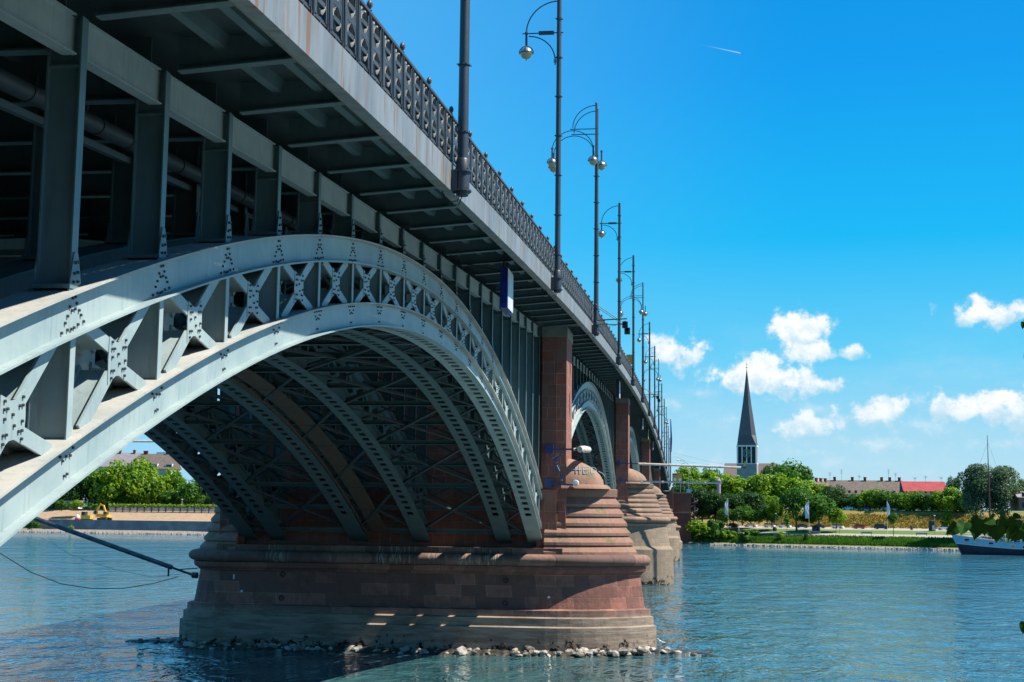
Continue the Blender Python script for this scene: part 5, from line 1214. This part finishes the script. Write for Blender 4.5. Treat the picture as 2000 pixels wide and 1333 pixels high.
def left_bank():
    # concrete river wall
    mb = MB(); con = M('river_wall_concrete', (0.13, 0.15, 0.17), .85, (0.20, 0.22, 0.24), .25, coord='World', bump=.3, bscale=2)
    pts = []
    for px in (96, 140, 200, 260, 320, 380, 440, 520): p, a = bank_px(px, 3.2); pts.append(p)
    mb.loft([[(p.x, p.y, .4), (p.x, p.y, 5.15), (p.x+.1, p.y+1.0, 5.15), (p.x+.1, p.y+1.0, .4)] for p in pts]); tag(mb.build('river_wall', con), 'long dark grey concrete wall along the left bank', 'wall')
    # fence wall with posts
    r = empty('site_fence', (0, 0, 0), 0, 'pale panelled fence with dark posts and creeper along the left bank', 'fence')
    fp = [bank_px(px, 33)[0] for px in range(212, 470, 14)]; pan = M('fence_panel', (.62, .57, .54), .85, (.40, .37, .37), .4, coord='World')
    for a, b in zip(fp[:-1], fp[1:]):
        m = MB(); m.loft([[(a.x, a.y, 8.9), (a.x, a.y, 11.1), (a.x, a.y+.1, 11.1), (a.x, a.y+.1, 8.9)], [(b.x, b.y, 8.9), (b.x, b.y, 11.1), (b.x, b.y+.1, 11.1), (b.x, b.y+.1, 8.9)]]); m.build('panel', pan, r)
    for p in fp: m = MB(); m.box(p.x-.15, p.x+.15, p.y-.35, p.y-.02, 8.2, 11.6); m.box(p.x-.45, p.x+.45, p.y-1.1, p.y-.3, 8.1, 8.6); m.build('post', dm_, r)
    m = MB(); rnd = random.Random(9)
    for i in range(2600):
        t = rnd.random()*(len(fp)-1.001); k = int(t); q = fp[k].lerp(fp[k+1], t-k); c = Vector((q.x, q.y-rnd.uniform(-.4, .7), 11.2+rnd.gauss(0, .35)-(.6 if rnd.random() < .15 else 0))); s = .28
        n = Vector((rnd.gauss(0, 1), -1, rnd.gauss(.6, .6))).normalized(); a = n.orthogonal().normalized()*s; b = n.cross(a.normalized())*s; m.face([c-a, c+b, c+a, c-b])
    m.build('creeper', leaf_bright, r, fix=False)
    # small posts and signs
    def disc(rt, h): m = MB(); m.lathe((0, 0, h), [(0, -.03), (.5, -.03), (.5, .03)], 14, 'Y'); m.build('sign_disc', M('sign_magenta', (.35, .04, .3), .5), rt)
    pole_thing('river_sign', 'sign', 416, 30, 986, .06, 'small round magenta sign at the end of the fence', gm_, z=9, build=disc)
    def lampt(rt, h): m = MB(); m.lathe((0, 0, h), [(0, .2), (.5, .1), (.5, 0), (.1, -.1)], 10); m.build('lamp_head', wm_, rt)
    for px, t, lab in ((162, 974, 'white lamp post above the excavator on the left bank'), (212, 981, 'short white lamp post right of the excavator boom'), (355, 976, 'white lamp post near the pier on the left bank')): pole_thing('park_lamp', 'lamp post', px, 36, t, .1, lab, wm_, 'lamp posts on the left bank', z=9.2, build=lampt)
    # excavator
    p, a = bank_px(205, 9); yl = M('yellow_paint', (0.75, 0.42, 0.01), .4); r = empty('excavator', (p.x, p.y, 5.0), a-.15, 'yellow crawler excavator with raised folded boom above the river wall', 'excavator')
    for s in (-1, 1):
        m = MB(); m.prism([(-2.4, .3), (-2.1, 0), (2.1, 0), (2.4, .3), (2.4, .8), (2.1, 1.05), (-2.1, 1.05), (-2.4, .8)], 'Y', s*1.5-.35, s*1.5+.35); m.build('track', dm_, r)
    m = MB(); m.box(-1.2, 1.2, -1.2, 1.2, .5, 1.25); m.build('undercarriage', dm_, r)
    m = MB(); m.prism([(-3.4, 1.3), (2.2, 1.3), (2.2, 1.9), (.8, 2.4), (-1, 2.6), (-3.2, 2.6), (-3.5, 2.2)], 'Y', -1.5, 1.5); m.build('body', yl, r)
    m = MB(); m.box(.4, 2.3, -1.5, -.4, 1.9, 3.5); c = m.build('cab', yl, r); m = MB(); m.box(.55, 2.15, -1.54, -1.5, 2.4, 3.35); m.box(2.3, 2.34, -1.4, -.5, 2.3, 3.35); m.build('window', GL, c)
    m = MB(); m.beam((.8, .2, 2.1), (-1.0, .2, 6.0), .5, .7, (0, 1, 0)); m.beam((-1.0, .2, 5.9), (-2.7, .2, 6.3), .45, .6, (0, 1, 0)); m.build('boom', yl, r)
    m = MB(); m.beam((-2.4, .2, 6.6), (-4.6, .2, 3.6), .4, .5, (0, 1, 0)); m.build('dipper_arm', yl, r)
    m = MB(); m.prism([(-5.2, 3.7), (-4.3, 3.9), (-4.1, 2.8), (-4.9, 2.3), (-5.5, 2.8)], 'Y', -.5, .9); m.build('bucket', dm_, r)
    m = MB(); m.tube([(.3, .2, 2.6), (-.7, .2, 4.4)], .1, 6); m.build('hydraulic_cylinder', RIM, r)
    p, a = bank_px(193, 7); r = empty('cab_machine', (p.x-5, p.y, 4.9), a, 'dark windowed cab of a small yellow machine left of the excavator', 'machine'); m = MB(); m.box(-2.0, 2.2, -1.1, 1.1, .6, 2.0); m.build('body', yl, r); m = MB(); m.box(-1.9, -.3, -1.1, 1.1, 2.0, 3.5); m.build('cab', dm_, r); m = MB(); m.box(-2.2, 2.3, -1.0, 1.0, 0, .6); m.build('track', dm_, r)
    p, a = bank_px(152, 8); r = empty('mixer_drum', (p.x, p.y, 5.0), a, 'small white and red tank standing on the sandy slope', 'tank'); m = MB(); m.lathe((0, 0, 0), [(.9, .7), (1.0, 1.2), (.7, 2.0), (0, 2.2)], 12); m.build('shell', wm_, r, smooth=True); m = MB(); m.lathe((0, 0, 0), [(1.05, .1), (1.05, .7)], 12); m.build('base', TAIL, r)
left_bank()
# ------------------------------------------------------------------ boat
def boat():
    bow = at(1857, 1055, 397); hx = Vector((1, -.32, 0)).normalized(); ang = math.atan2(hx.y, hx.x)
    r = empty('barge', (bow.x, bow.y, 0), ang, 'light blue and dark hulled sailing barge moored at the right bank', 'boat'); L = 34; HW = 2.7
    lb = M('hull_light_blue', (0.20, 0.42, 0.58), .4, (0.25, 0.48, 0.64), 1); nv = M('hull_navy', (0.008, 0.012, 0.04), .35, (.015, .02, .05), 1); bm_ = M('mast_paint', (0.09, 0.02, 0.018), .5)
    def half(x): return HW*min(1, (max(x, 0.0)/7.0))**.45 if x < 7 else (HW if x < 27 else HW*(1-((x-27)/9)**2*.6))
    def zdk(x): return 5.3-2.2*min(1, x/17)+.8*max(0, (x-22)/12)**2
    def zmid(x): return zdk(x)*.55
    xs = [0, .5, 1.2, 2.5, 4.5, 7, 11, 16, 22, 27, 31, 34]
    def sec(x, z0, z1, k0, k1):
        f = lambda z: 1-.35*max(0, 1-(z+1)/4.5)
        sh = lambda z: (1-z/5.5)*2.6*max(0, 1-x/9)   # raked stem
        h = half(x); return [(x+sh(z0), -max(.04, h*f(z0)), z0), (x+sh(z0), max(.04, h*f(z0)), z0), (x+sh(z1), max(.05, h*f(z1)), z1), (x+sh(z1), -max(.05, h*f(z1)), z1)]
    m = MB(); m.loft([sec(x, -1, zmid(x), 0, 0) for x in xs]); m.build('lower_hull', nv, r)
    m = MB(); m.loft([sec(x, zmid(x), zdk(x), 0, 0) for x in xs]); hu = m.build('upper_hull', lb, r)
    m = MB()
    for s in (-1, 1): m.tube([(x+(1-zmid(x)/5.5)*2.6*max(0, 1-x/9), s*(half(x)*(1-.35*max(0, 1-(zmid(x)+1)/4.5))+.03), zmid(x)) for x in xs], .09, 6)
    m.build('rubbing_strake', whit, r)
    for k, x in enumerate((4.4, 7.2, 10.6, 16, 19, 22)):
        z = zdk(x)-.85; m = MB(); y = -half(x)*(1-.35*max(0, 1-(z+1)/4.5))
        m.box(x-.6, x+.6, y-.05, y+.1, z-.28, z+.28); w = m.build('window', GL if k % 2 == 0 else M('cabin_blind', (.35, .32, .2), .6), r); m = MB()
        for (a, b, c, d) in ((-.68, .68, .28, .36), (-.68, .68, -.36, -.28), (-.68, -.6, -.28, .28), (.6, .68, -.28, .28)): m.box(x+a, x+b, y-.07, y+.05, z+c, z+d)
        m.build('window_frame', whit, w)
    m = MB(); m.loft([[(x, -max(.03, half(x)-.15), zdk(x)-.03), (x, max(.03, half(x)-.15), zdk(x)-.03), (x, max(.03, half(x)-.15), zdk(x)+.05), (x, -max(.03, half(x)-.15), zdk(x)+.05)] for x in xs[1:]]); m.build('deck', M('deck_wood', (.25, .16, .1), .8), r)
    m = MB()
    for s in (-1, 1):
        m.tube([(x, s*half(x)*.97, zdk(x)+.75) for x in xs[1:]], .03, 5)
        for x in frange(1, 33, 1.6): m.tube([(x, s*half(x)*.97, zdk(x)), (x, s*half(x)*.97, zdk(x)+.75)], .025, 5)
    m.build('deck_rail', wm_, r)
    mx = 10.2; zt = Z_at(1930, 850, 393); zj = Z_at(1930, 923, 393)
    m = MB(); m.tube([(mx, 0, zdk(mx)), (mx, 0, zj)], [.24, .2], 10); ma = m.build('mast', bm_, r, smooth=True); m = MB(); m.tube([(mx-.05, 0, zj-.6), (mx-.05, 0, zt)], [.12, .07], 8); m.build('topmast', dm_, ma)
    m = MB()
    for (xa, ya, za) in ((.6, 0, zdk(.6)), (18, 0, 6), (mx-.5, 2.4, 3.5), (mx+.6, -2.4, 3.5)): m.tube([(mx, 0, zt-2), (xa, ya, za)], .022, 4)
    m.tube([(mx, 0, zj+2), (17, 0, zj-2), (30, 0, 5)], .022, 4); m.build('rigging', dm_, ma)
    gr = M('green_tarpaulin', (0.10, 0.36, 0.24), .7, (.13, .42, .3), 1)
    m = MB(); xa = 13.5; m.loft([[(x, -2.5, 5.9-.0), (x, 0, 7.3), (x, 2.5, 5.9), (x, 2.45, 5.8), (x, 0, 7.2), (x, -2.45, 5.8)] for x in (xa, xa+3, 32)]); m.build('canopy', gr, r)
    m = MB(); m.box(15.5, 31, -2.0, 2.0, 3.0, 4.6); cb = m.build('cabin', whit, r)
    for x in (17, 20, 23, 26): m = MB(); m.box(x-.7, x+.7, -2.04, -2.0, 3.5, 4.3); m.build('window', GL, cb)
    for x in frange(xa+.2, 31.5, 3.5):
        for s in (-1, 1): m = MB(); m.tube([(x, s*2.4, 3.0), (x, s*2.4, 5.85)], .04, 5); m.build('canopy_post', wm_, r)
boat()
# ------------------------------------------------------------------ things fixed to the bridge or beside it
def booms():
    blue = M('boom_blue_paint', (0.02, 0.045, 0.16), .45); yel = M('sign_yellow', (0.55, 0.45, 0.02), .5); pal = M('boom_pale_metal', (0.50, 0.46, 0.40), .45, (0.6, 0.56, 0.5), 2)
    y = PIERY[1]-2.6
    for (x0p, yp, x1p, lab) in ((1210, 905, 1457, 'upper long pale navigation boom reaching over the river from the second pier'), (1212, 940, 1420, 'lower long pale navigation boom reaching over the river from the second pier')):
        xa = X_at(x0p, y); z = Z_at(x0p, yp, y); xb = X_at(x1p, y); z1 = Z_at(x1p, yp+(9 if yp == 905 else 4), y)
        r = empty('navigation_boom', (xa, y, z), 0, lab, 'boom', 'booms on the second pier'); D = xb-xa; dz = z1-z
        m = MB(); m.beam((0, 0, 0), (3.4, 0, dz*.17), .1, .12, (0, 1, 0)); m.box(-.35, .1, -.1, .35, -.35, .35); m.build('mount', blue, r)
        m = MB(); m.tube([(2.6, 0, dz*.15), (D-.6, 0, dz)], .16 if yp == 905 else .13, 8)
        for k in range(1, 5): m.tube([(D*k/5-.12, 0, dz*k/5), (D*k/5+.12, 0, dz*k/5)], .19, 8)
        m.build('tube', pal, r, smooth=True)
        m = MB(); m.prism([(D-.1, dz+.1), (D+.15, dz+.5), (D-.05, dz+.95), (D-.32, dz+.5)], 'Y', -.05, .05); m.build('diamond_board', yel, r); m = MB(); m.tube([(D-.8, 0, dz), (D, 0, dz), (D, 0, dz+.3)], .07, 6); m.build('end_fitting', dm_, r)
    y = PIERY[0]-2.45
    xa = X_at(1066, y); z = Z_at(1066, 878, y)
    r = empty('navigation_boom', (xa, y, z), 0, 'folded boom with blue arm and pale drum on the near pier above the dome', 'boom'); m = MB(); m.box(-.1, .5, -.1, .15, -.25, .3); m.beam((0.3, -.15, 0), (2.4, -.15, 0), .09, .12, (0, 1, 0)); m.build('mount', blue, r)
    m = MB(); m.tube([(2.3, .1, .02), (2.6, .7, .06), (2.75, 2.4, .1)], [.22, .24, .22], 12); m.tube([(1.9, -.15, 0), (2.6, .3, .05)], .09, 8); m.tube([(2.35, -.35, .0), (2.35, .25, .02)], .19, 12); m.build('tube', pal, r, smooth=True)
    m = MB(); m.tube([(2.1, -.2, -.2), (2.1, -.2, .12), (2.6, -.1, -.25)], .05, 6); m.build('hinge', dm_, r)
    z = Z_at(1066, 944, y); r = empty('navigation_boom', (xa, y, z), 0, 'lower blue arm with a white round end on the near pier', 'boom'); m = MB(); m.box(-.1, .45, -.1, .15, -.3, .3); m.beam((.3, -.15, -.05), (1.9, -.15, -.12), .09, .12, (0, 1, 0)); m.build('mount', blue, r)
    m = MB(); m.lathe((2.05, -.2, 0.02), [(0, -.12), (.2, -.1), (.22, .0), (.22, .4)], 12, 'Y'); m.build('end_cap', wm_, r, smooth=True)
    # left boom of the near pier
    y = PIERY[0]-2.0; b = at(378, 1124, y); a = at(60, 1010, y); d = (a-b); e = b+d*1.5
    r = empty('navigation_boom', (b.x, b.y, b.z), 0, 'long dark boom sloping up to the left from the near pier over the water', 'boom'); m = MB(); s = d*.12
    m.tube([tuple(d*.13), tuple(d*1.6)], .17, 10); m.build('tube', M('boom_dark_metal', (.06, .07, .09), .3, (.12, .13, .15), 2, metal=.6), r, smooth=True)
    m = MB(); m.tube([tuple(d*-.02), tuple(d*.14)], .08, 8); m.lathe((0.1, 0, 0), [(0, -.2), (.2, -.2), (.22, .2), (0, .2)], 8, 'X'); m.tube([tuple(d*.15), (d.x*.15, 0, d.z*.15-.7)], .07, 6); m.tube([(0.3, 0, .5), (-1.0, 0, .4), (-.9, 0, .2)], .04, 5); m.build('hinge', dm_, r)
    q = [at(px, py, y) for px, py in ((-120, 985), (0, 1081), (60, 1118), (120, 1141), (180, 1150), (240, 1150), (300, 1140), (348, 1127))]
    m = MB(); m.tube([tuple(p) for p in q], .03, 5); tag(m.build('mooring_rope', dm_, smooth=True), 'slack dark rope hanging below the sloping boom', 'rope')
    q = [at(px, py, y+1) for px, py in ((70, 1040), (140, 1085), (220, 1112), (300, 1128), (378, 1118))]
    m = MB(); m.tube([tuple(p) for p in q], .014, 4); tag(m.build('thin_cable', gm_, smooth=True), 'thin pale cable running along the left side of the near pier', 'cable')
    # left boom of second pier
    y = PIERY[1]-2.0; a, b = at(200, 862, y), at(420, 862, y); r = empty('navigation_boom', tuple(a), 0, 'horizontal pale boom seen through the near arch against the sky', 'boom'); m = MB(); m.tube([(0, 0, 0), tuple(Vector((-33, y, b.z))-a)], .17, 8); m.build('tube', pal, r, smooth=True); m = MB(); m.box(32.2+(-33-a.x-32.2)-.4, -33-a.x+.4, -.3, .3, -.3, .3); m.build('mount', blue, r)
booms()
def bridge_things():
    # wrapped sign boxes under the pavement edge
    bl = M('blue_tarpaulin', (0.004, 0.012, 0.16), .45, (0.008, 0.03, 0.24), 2.5, bump=.8, bscale=3); gy = M('sign_side_white', (.55, .58, .62), .5, (.4, .44, .5), 1.5); dk = M('sign_dark', (.03, .035, .05), .5)
    m = MB(); Y = 61.6; x0, x1 = X_at(971.5, Y), X_at(984, Y); z1 = Z_at(975, 523, Y); z0 = Z_at(975, 601, Y)
    r = empty('wrapped_sign', (0, 0, 0), 0, 'sign box wrapped in blue tarpaulin hanging under the near span', 'sign'); m = MB(); sh = .12
    m.loft([[(x0, Y, z0), (x1, Y, z0-.02), (x1, Y+1.95, z0-.1), (x0, Y+1.95, z0-.05)], [(x0-.02, Y+.02, (z0+z1)/2), (x1+.02, Y-.03, (z0+z1)/2), (x1+.04, Y+1.9, (z0+z1)/2), (x0, Y+1.95, (z0+z1)/2)], [(x0, Y, z1), (x1, Y, z1+.04), (x1, Y+1.95, z1+.0), (x0, Y+1.95, z1)]]); m.build('tarpaulin', bl, r)
    m = MB(); m.box(x1+.045, x1+.065, Y+.05, Y+1.9, z0+.0, z1-.02); m.build('front_panel', gy, r)
    m = MB(); m.beam((x0+.1, Y+.4, z1-.1), (x0+.1, Y+.4, zf(Y)+.9), .08, .08); m.beam((x0+.1, Y+.4, z1-.1), (-10.2, Y+.4, zf(Y)+.3), .06, .06); m.build('hanger', dm_, r); m = MB(); m.beam((x0+.1, Y+1.5, z1-.1), (x0+.1, Y+1.5, zf(Y)+.9), .08, .08); m.build('hanger', dm_, r)
    for i, (y, top, c) in enumerate(((163, 741, dk), (243, 800, gy), (274, 820, yel_()), (309, 846, gy), (376, 895, dk))):
        x = -8.1; z1 = zf(y)+.1; r = empty('navigation_sign', (x, y, z1), 0, '%s board hanging under the bridge edge, %s from the camera' % ({dk.name: 'dark', gy.name: 'pale'}.get(c.name, 'yellow'), ORD[i]), 'sign', 'boards hanging under the bridge edge')
        m = MB(); m.box(-.35, 0, -.6, 1.4, -2.0, 0); m.build('box', dk, r); m = MB(); m.box(.003, .03, -.55, 1.35, -1.95, -.05); m.build('front_panel', gy if c is dk else c, r); m = MB(); m.box(-.2, -.1, 0, .1, 0, .8); m.build('hanger', dm_, r)
    # signal arms
    for i, (y, lab) in enumerate(((101.6, 'bracket with dark signal lights on the first double lamp mast'), (203.2, 'bracket with dark signal lights on the second double lamp mast'))):
        z = zf(y)+.95; r = empty('signal_bracket', (-6.7, y, z), 0, lab, 'signal', 'signal brackets on lamp masts'); A = 2.1
        m = MB(); m.tube([(0, -.25, 0), (A+.1, -.25, .1)], .045, 6); m.tube([(0, .35, -.2), (A, .35, -.25)], .03, 6); m.tube([(-.1, -.2, 1.2), (A-.6, -.25, .1)], .025, 5); m.tube([(-.1, .3, 1.1), (A-.3, .3, -.2)], .025, 5); m.tube([(0, -.2, -.5), (A-.7, .3, -.3)], .02, 5); m.build('arm', dm_, r)
        for k, (dx, dz) in enumerate(((.0, -.3), (.16, -.75))):
            m = MB(); m.box(A-.25+dx, A+.15+dx, -.3, .1, dz-.25, dz+.2); m.lathe((A-.05+dx, -.3, dz), [(.17, 0), (.2, -.28), (.14, -.28), (.12, 0)], 10, 'Y'); m.build('signal_light', dm_, r)
    # yellow panel beyond the railing
    y = 190; a, b = at(1224, 693, y), at(1238, 712, y); r = empty('road_sign', (a.x, y, b.z), 0, 'yellow panel rising above the railing between two lamp masts', 'sign'); m = MB(); m.box(0, b.x-a.x, 0, .3, 0, a.z-b.z); m.build('panel', M('panel_orange', (.55, .28, .02), .5), r)
    m = MB(); m.box(.3, .4, .1, .2, -3.5+(0), 0); m.build('post', gm_, r)
    # flag at the far end
    y = 470; p = at(1310, 885, y); zt = Z_at(1310, 819, y); r = empty('flag_pole', (p.x, y, zf(y)+1), 0, 'flag pole with a furled dark blue flag at the far end of the bridge', 'flag'); h = zt-zf(y)-1
    m = MB(); m.tube([(0, 0, 0), (0, 0, h)], .12, 8); m.build('pole', dm_, r); m = MB(); m.loft([[(-.05, -.3, z), (.5*(1-abs(t-.6)), -.2, z), (.4*(1-abs(t-.6)), .3, z), (-.1, .3, z)] for t, z in [(k/8, h-.8-k/8*10) for k in range(9)]]); m.build('flag_cloth', M('flag_blue', (.01, .02, .2), .8), r); m = MB(); m.lathe((0, 0, h), [(0, .5), (.2, .25), (0, 0)], 8); m.build('knob', gold, r)
def yel_(): return bpy.data.materials.get('sign_yellow') or M('sign_yellow', (0.55, 0.45, 0.02), .5)
bridge_things()
def abutment():
    r = empty('bridge_abutment', (0, 0, 0), 0, 'red sandstone abutment wall at the far end of the bridge', 'abutment'); Y = 487
    ab = mat_stone('red_sandstone_abutment', (0.20, 0.075, 0.055), (0.28, 0.13, 0.10), (0.25, 0.15, 0.11), bw=2.4, rh=.9, stain=.5)
    x1 = X_at(1350, Y); zt = Z_at(1330, 962, Y); zl = Z_at(1330, 1001, Y)
    m = MB(); m.box(-34, x1, Y, Y+26, 0, zt-.4); m.build('wall', ab, r); m = MB(); m.box(-34.2, x1+.3, Y-.3, Y+26, zl-.3, zl+.1); m.box(-9, x1+.25, Y-.25, Y+26, zt-.4, zt); m.build('cornice', stone_b2u, r)
    m = MB(); m.box(-34, -6, 484.0, 487, 0, zf(487)+.4); m.build('bearing_wall', ab, r)
    m = MB()
    for x in frange(-6.5, x1-.2, 1.1): m.tube([(x, Y+.4, zt), (x, Y+.4, zt+1.1)], .04, 5)
    m.tube([(-6.5, Y+.4, zt+1.1), (x1, Y+.4, zt+1.1)], .05, 5); m.build('handrail', dm_, r)
    # orange road sign
    a, b = at(1313, 925, 492), at(1332, 941, 492); sr = empty('direction_sign', (a.x, 492, zt), 0, 'orange direction sign board beside the end of the bridge', 'sign'); h0, h1 = b.z-zt, a.z-zt; w = b.x-a.x
    m = MB(); m.box(0, w, 0, .12, h0, h1); bo = m.build('board', M('sign_orange', (.62, .30, .02), .5), sr)
    m = MB(); m.box(.1, w*.5, -.03, -.003, h1-.55, h1-.08); m.build('blue_field', M('sign_blue', (.02, .08, .35), .5), bo)
    for (u, v) in ((.1, .12), (.62, .12)): m = MB(); m.lathe((w*u+.55, 0, h0+v*(h1-h0)+.35), [(0, -.02), (.5, -.02), (.5, .0)], 12, 'Y'); m.build('white_field', whit, bo)
    for u in (.15, .85): m = MB(); m.tube([(w*u, .15, 0), (w*u, .15, h1-.2)], .08, 6); m.build('post', gm_, sr)
    # street light behind
    p = at(1345, 960, 500); zt2 = Z_at(1345, 908, 500); lr = empty('road_lamp', (p.x, 500, zt-.2), 0, 'slim grey road lamp with a curved arm behind the direction sign', 'street lamp'); h = zt2-zt+.2
    m = MB(); m.tube([(0, 0, 0), (0, 0, h-.4), (-.3, 0, h+.3), (-1.6, 0, h+1.2), (-3.2, 0, h+1.6)], .08, 8); m.build('pole', gm_, lr, smooth=True); m = MB(); m.lathe((-3.6, 0, h+1.6), [(0, -.6), (.2, -.4), (.22, .3), (0, .6)], 8, 'X'); m.build('lamp_head', wm_, lr)
    p = at(1345, 955, 489); m = MB(); m.box(-.7, .7, -.05, .05, -.0, 1.2); tag(m.build('notice_board', M('notice_pale', (.3, .5, .6), .5), None, (p.x, 486.6, zt-.1)), 'pale blue notice board on the abutment edge', 'board')
    # pinkish column behind
    p = at(1404, 980, 530); zc = Z_at(1404, 935, 530); m = MB(); m.lathe((0, 0, 0), [(.9, 0), (.8, 6), (.7, zc-8), (.9, zc-7.8), (.4, zc-7.2), (0, zc-6.4)], 12); tag(m.build('stone_column', M('column_stone', (.3, .24, .28), .8), None, (p.x, 530, 7)), 'slim pinkish stone column standing among the trees', 'column')
    p, a = bank_px(1356, 20); sr = empty('steel_stair', (p.x, p.y, 4), 0, 'dark steel spiral stair tower at the corner of the abutment', 'stairs')
    m = MB(); m.tube([(0, 0, 0), (0, 0, 12)], .25, 8); m.build('pole', dm_, sr); m = MB()
    for k in range(44): a = k*.5; m.beam((0, 0, .3+k*.26), (1.3*math.cos(a), 1.3*math.sin(a), .3+k*.26), .35, .06, (0, 0, 1))
    m.build('steps', dm_, sr); m = MB(); m.tube([(1.35*math.cos(k*.5), 1.35*math.sin(k*.5), 1.2+k*.26) for k in range(44)], .05, 5); m.build('handrail', gm_, sr)
    # overhead wires
    for i, (p0, p1) in enumerate((((1316, 885), (1445, 912)), ((1318, 892), (1360, 905)))):
        a = at(p0[0], p0[1], 475); b = at(p1[0], p1[1], 560); m = MB(); m.tube([tuple(a), tuple((a+b)/2-Vector((0, 0, .4))), tuple(b)], .035, 4); tag(m.build('overhead_wire', gm_), ['upper thin wire running from the bridge end toward the church', 'lower short thin wire beside the bridge end'][i], 'wire')
abutment()
# ------------------------------------------------------------------ linden branch at the right and a gull
def linden():
    r = empty('linden_tree', (4.6, 6.6, 7.75), 0, 'leafy linden branch hanging into the frame at the right edge', 'tree'); loc = Vector(r.location)
    m = MB(); m.tube([(0, 0, 0), (.05, .1, 2.0), (0, .3, 5.5)], [.16, .13, .08], 10); m.build('trunk', bark, r, smooth=True)
    leaf = M('linden_leaf', (.018, .075, .008), .6, (.030, .105, .010), 14, spec=.12)
    tips = [(1882, 1032, 6.4), (1900, 1030, 6.5), (1925, 1026, 6.45), (1946, 1022, 6.6), (1968, 1030, 6.5), (1990, 1026, 6.6)]
    m = MB(); st = Vector((0, .25, 2.2)); pts = [st]+[at(px, py-4, y)-loc for px, py, y in ((2240, 1010, 6.9), (2060, 1022, 6.7), (1990, 1020, 6.55), (1940, 1022, 6.5), (1885, 1028, 6.4))]
    m.tube([tuple(p) for p in pts], [.035, .02, .008, .005, .004, .002], 6)
    p2 = [at(px, py, y)-loc for px, py, y in ((2060, 1022, 6.7), (2035, 800, 6.6), (2006, 640, 6.5))]; m.tube([tuple(p) for p in p2], [.008, .005, .003], 5)
    p2 = [at(px, py, y)-loc for px, py, y in ((2060, 1022, 6.7), (2040, 1130, 6.6), (2008, 1215, 6.5))]; m.tube([tuple(p) for p in p2], [.008, .005, .003], 5); m.build('branch', bark, r)
    rnd = random.Random(12)
    shape = [(0, 0), (.16, -.12), (.38, -.10), (.50, .12), (.46, .40), (.28, .70), (.06, .93), (0, 1.08)]
    def add(px, py, Y, size, ang, tilt, yaw):
        m = MB(); n = len(shape); R_ = Matrix.Translation(at(px, py, Y)-loc) @ Matrix.Rotation(yaw, 4, 'Z') @ Matrix.Rotation(tilt, 4, 'X') @ Matrix.Rotation(ang, 4, 'Y')
        L = [R_ @ Vector((-x*size, abs(x)*size*-.25+.02*size*math.sin(z*9), -z*size)) for x, z in shape]; Rr = [R_ @ Vector((x*size, abs(x)*size*-.25+.02*size*math.sin(z*9+2), -z*size)) for x, z in shape]; C = [R_ @ Vector((0, 0, -max(0, z)*size)) for x, z in shape]
        for k in range(n-1): m.face([L[k], L[k+1], C[k+1], C[k]]); m.face([C[k], C[k+1], Rr[k+1], Rr[k]])
        m.tube([tuple(C[0]), tuple(R_ @ Vector((.05*size, .1*size, .4*size)))], .0012, 4)
        m.build('leaf', leaf, r, fix=False)
    for (px, py, s, ang) in ((1868, 1028, 40, .9), (1885, 1022, 42, .3), (1897, 1018, 44, -.4), (1908, 1027, 42, .2), (1920, 1016, 46, -.1), (1935, 1020, 44, .5), (1948, 1028, 48, .1), (1953, 1014, 42, -.6), (1966, 1018, 46, .2), (1975, 1030, 44, -.2), (1985, 1016, 46, .4), (1992, 1036, 42, .7), (1998, 1022, 46, 0), (1932, 1034, 30, -.5), (1912, 1014, 36, .9), (1940, 1012, 36, 1.1), (1978, 1010, 34, -1), (2008, 1030, 46, .3)):
        Y = rnd.uniform(6.25, 6.8); add(px, py, Y, s*Y/F_PX*.64, ang, rnd.uniform(-.5, .5), rnd.uniform(-.7, .7))
    add(1999, 630, 6.5, .03, .1, .2, .3); add(2001, 1216, 6.5, .05, .1, .2, .2); add(2012, 690, 6.5, .06, .2, .2, .2)
linden()
def gull():
    y = PIERY[0]-1.2; p = at(1291, 1262, y); r = empty('gull', (p.x, p.y, p.z-.02), R(200), 'white gull standing on the rocks at the right end of the near pier', 'bird', )
    m = MB(); m.loft([[(x, w*math.cos(t), z+w*1.1*math.sin(t)) for t in [2*math.pi*k/10 for k in range(10)]] for x, w, z in ((-.26, .02, .24), (-.16, .07, .26), (0, .095, .29), (.1, .08, .34), (.15, .05, .42), (.18, .045, .47), (.22, .04, .50), (.26, .02, .50))]); m.build('body', whit, r, smooth=True)
    m = MB(); m.tube([(.25, 0, .5), (.33, 0, .48)], [.014, .006], 5); m.build('beak', gold, r)
    for s in (-1, 1): m = MB(); m.tube([(0, s*.04, .22), (.01, s*.04, 0)], .01, 5); m.build('leg', gold, r); m = MB(); m.loft([[(-.34, s*.03, .25), (-.34, s*.05, .25), (-.34, s*.04, .27)], [(-.05, s*.07, .27), (-.05, s*.12, .27), (-.05, s*.09, .38)], [(.08, s*.06, .3), (.08, s*.09, .3), (.08, s*.07, .37)]]); m.build('wing', M('gull_grey', (.35, .37, .4), .7), r)
gull()
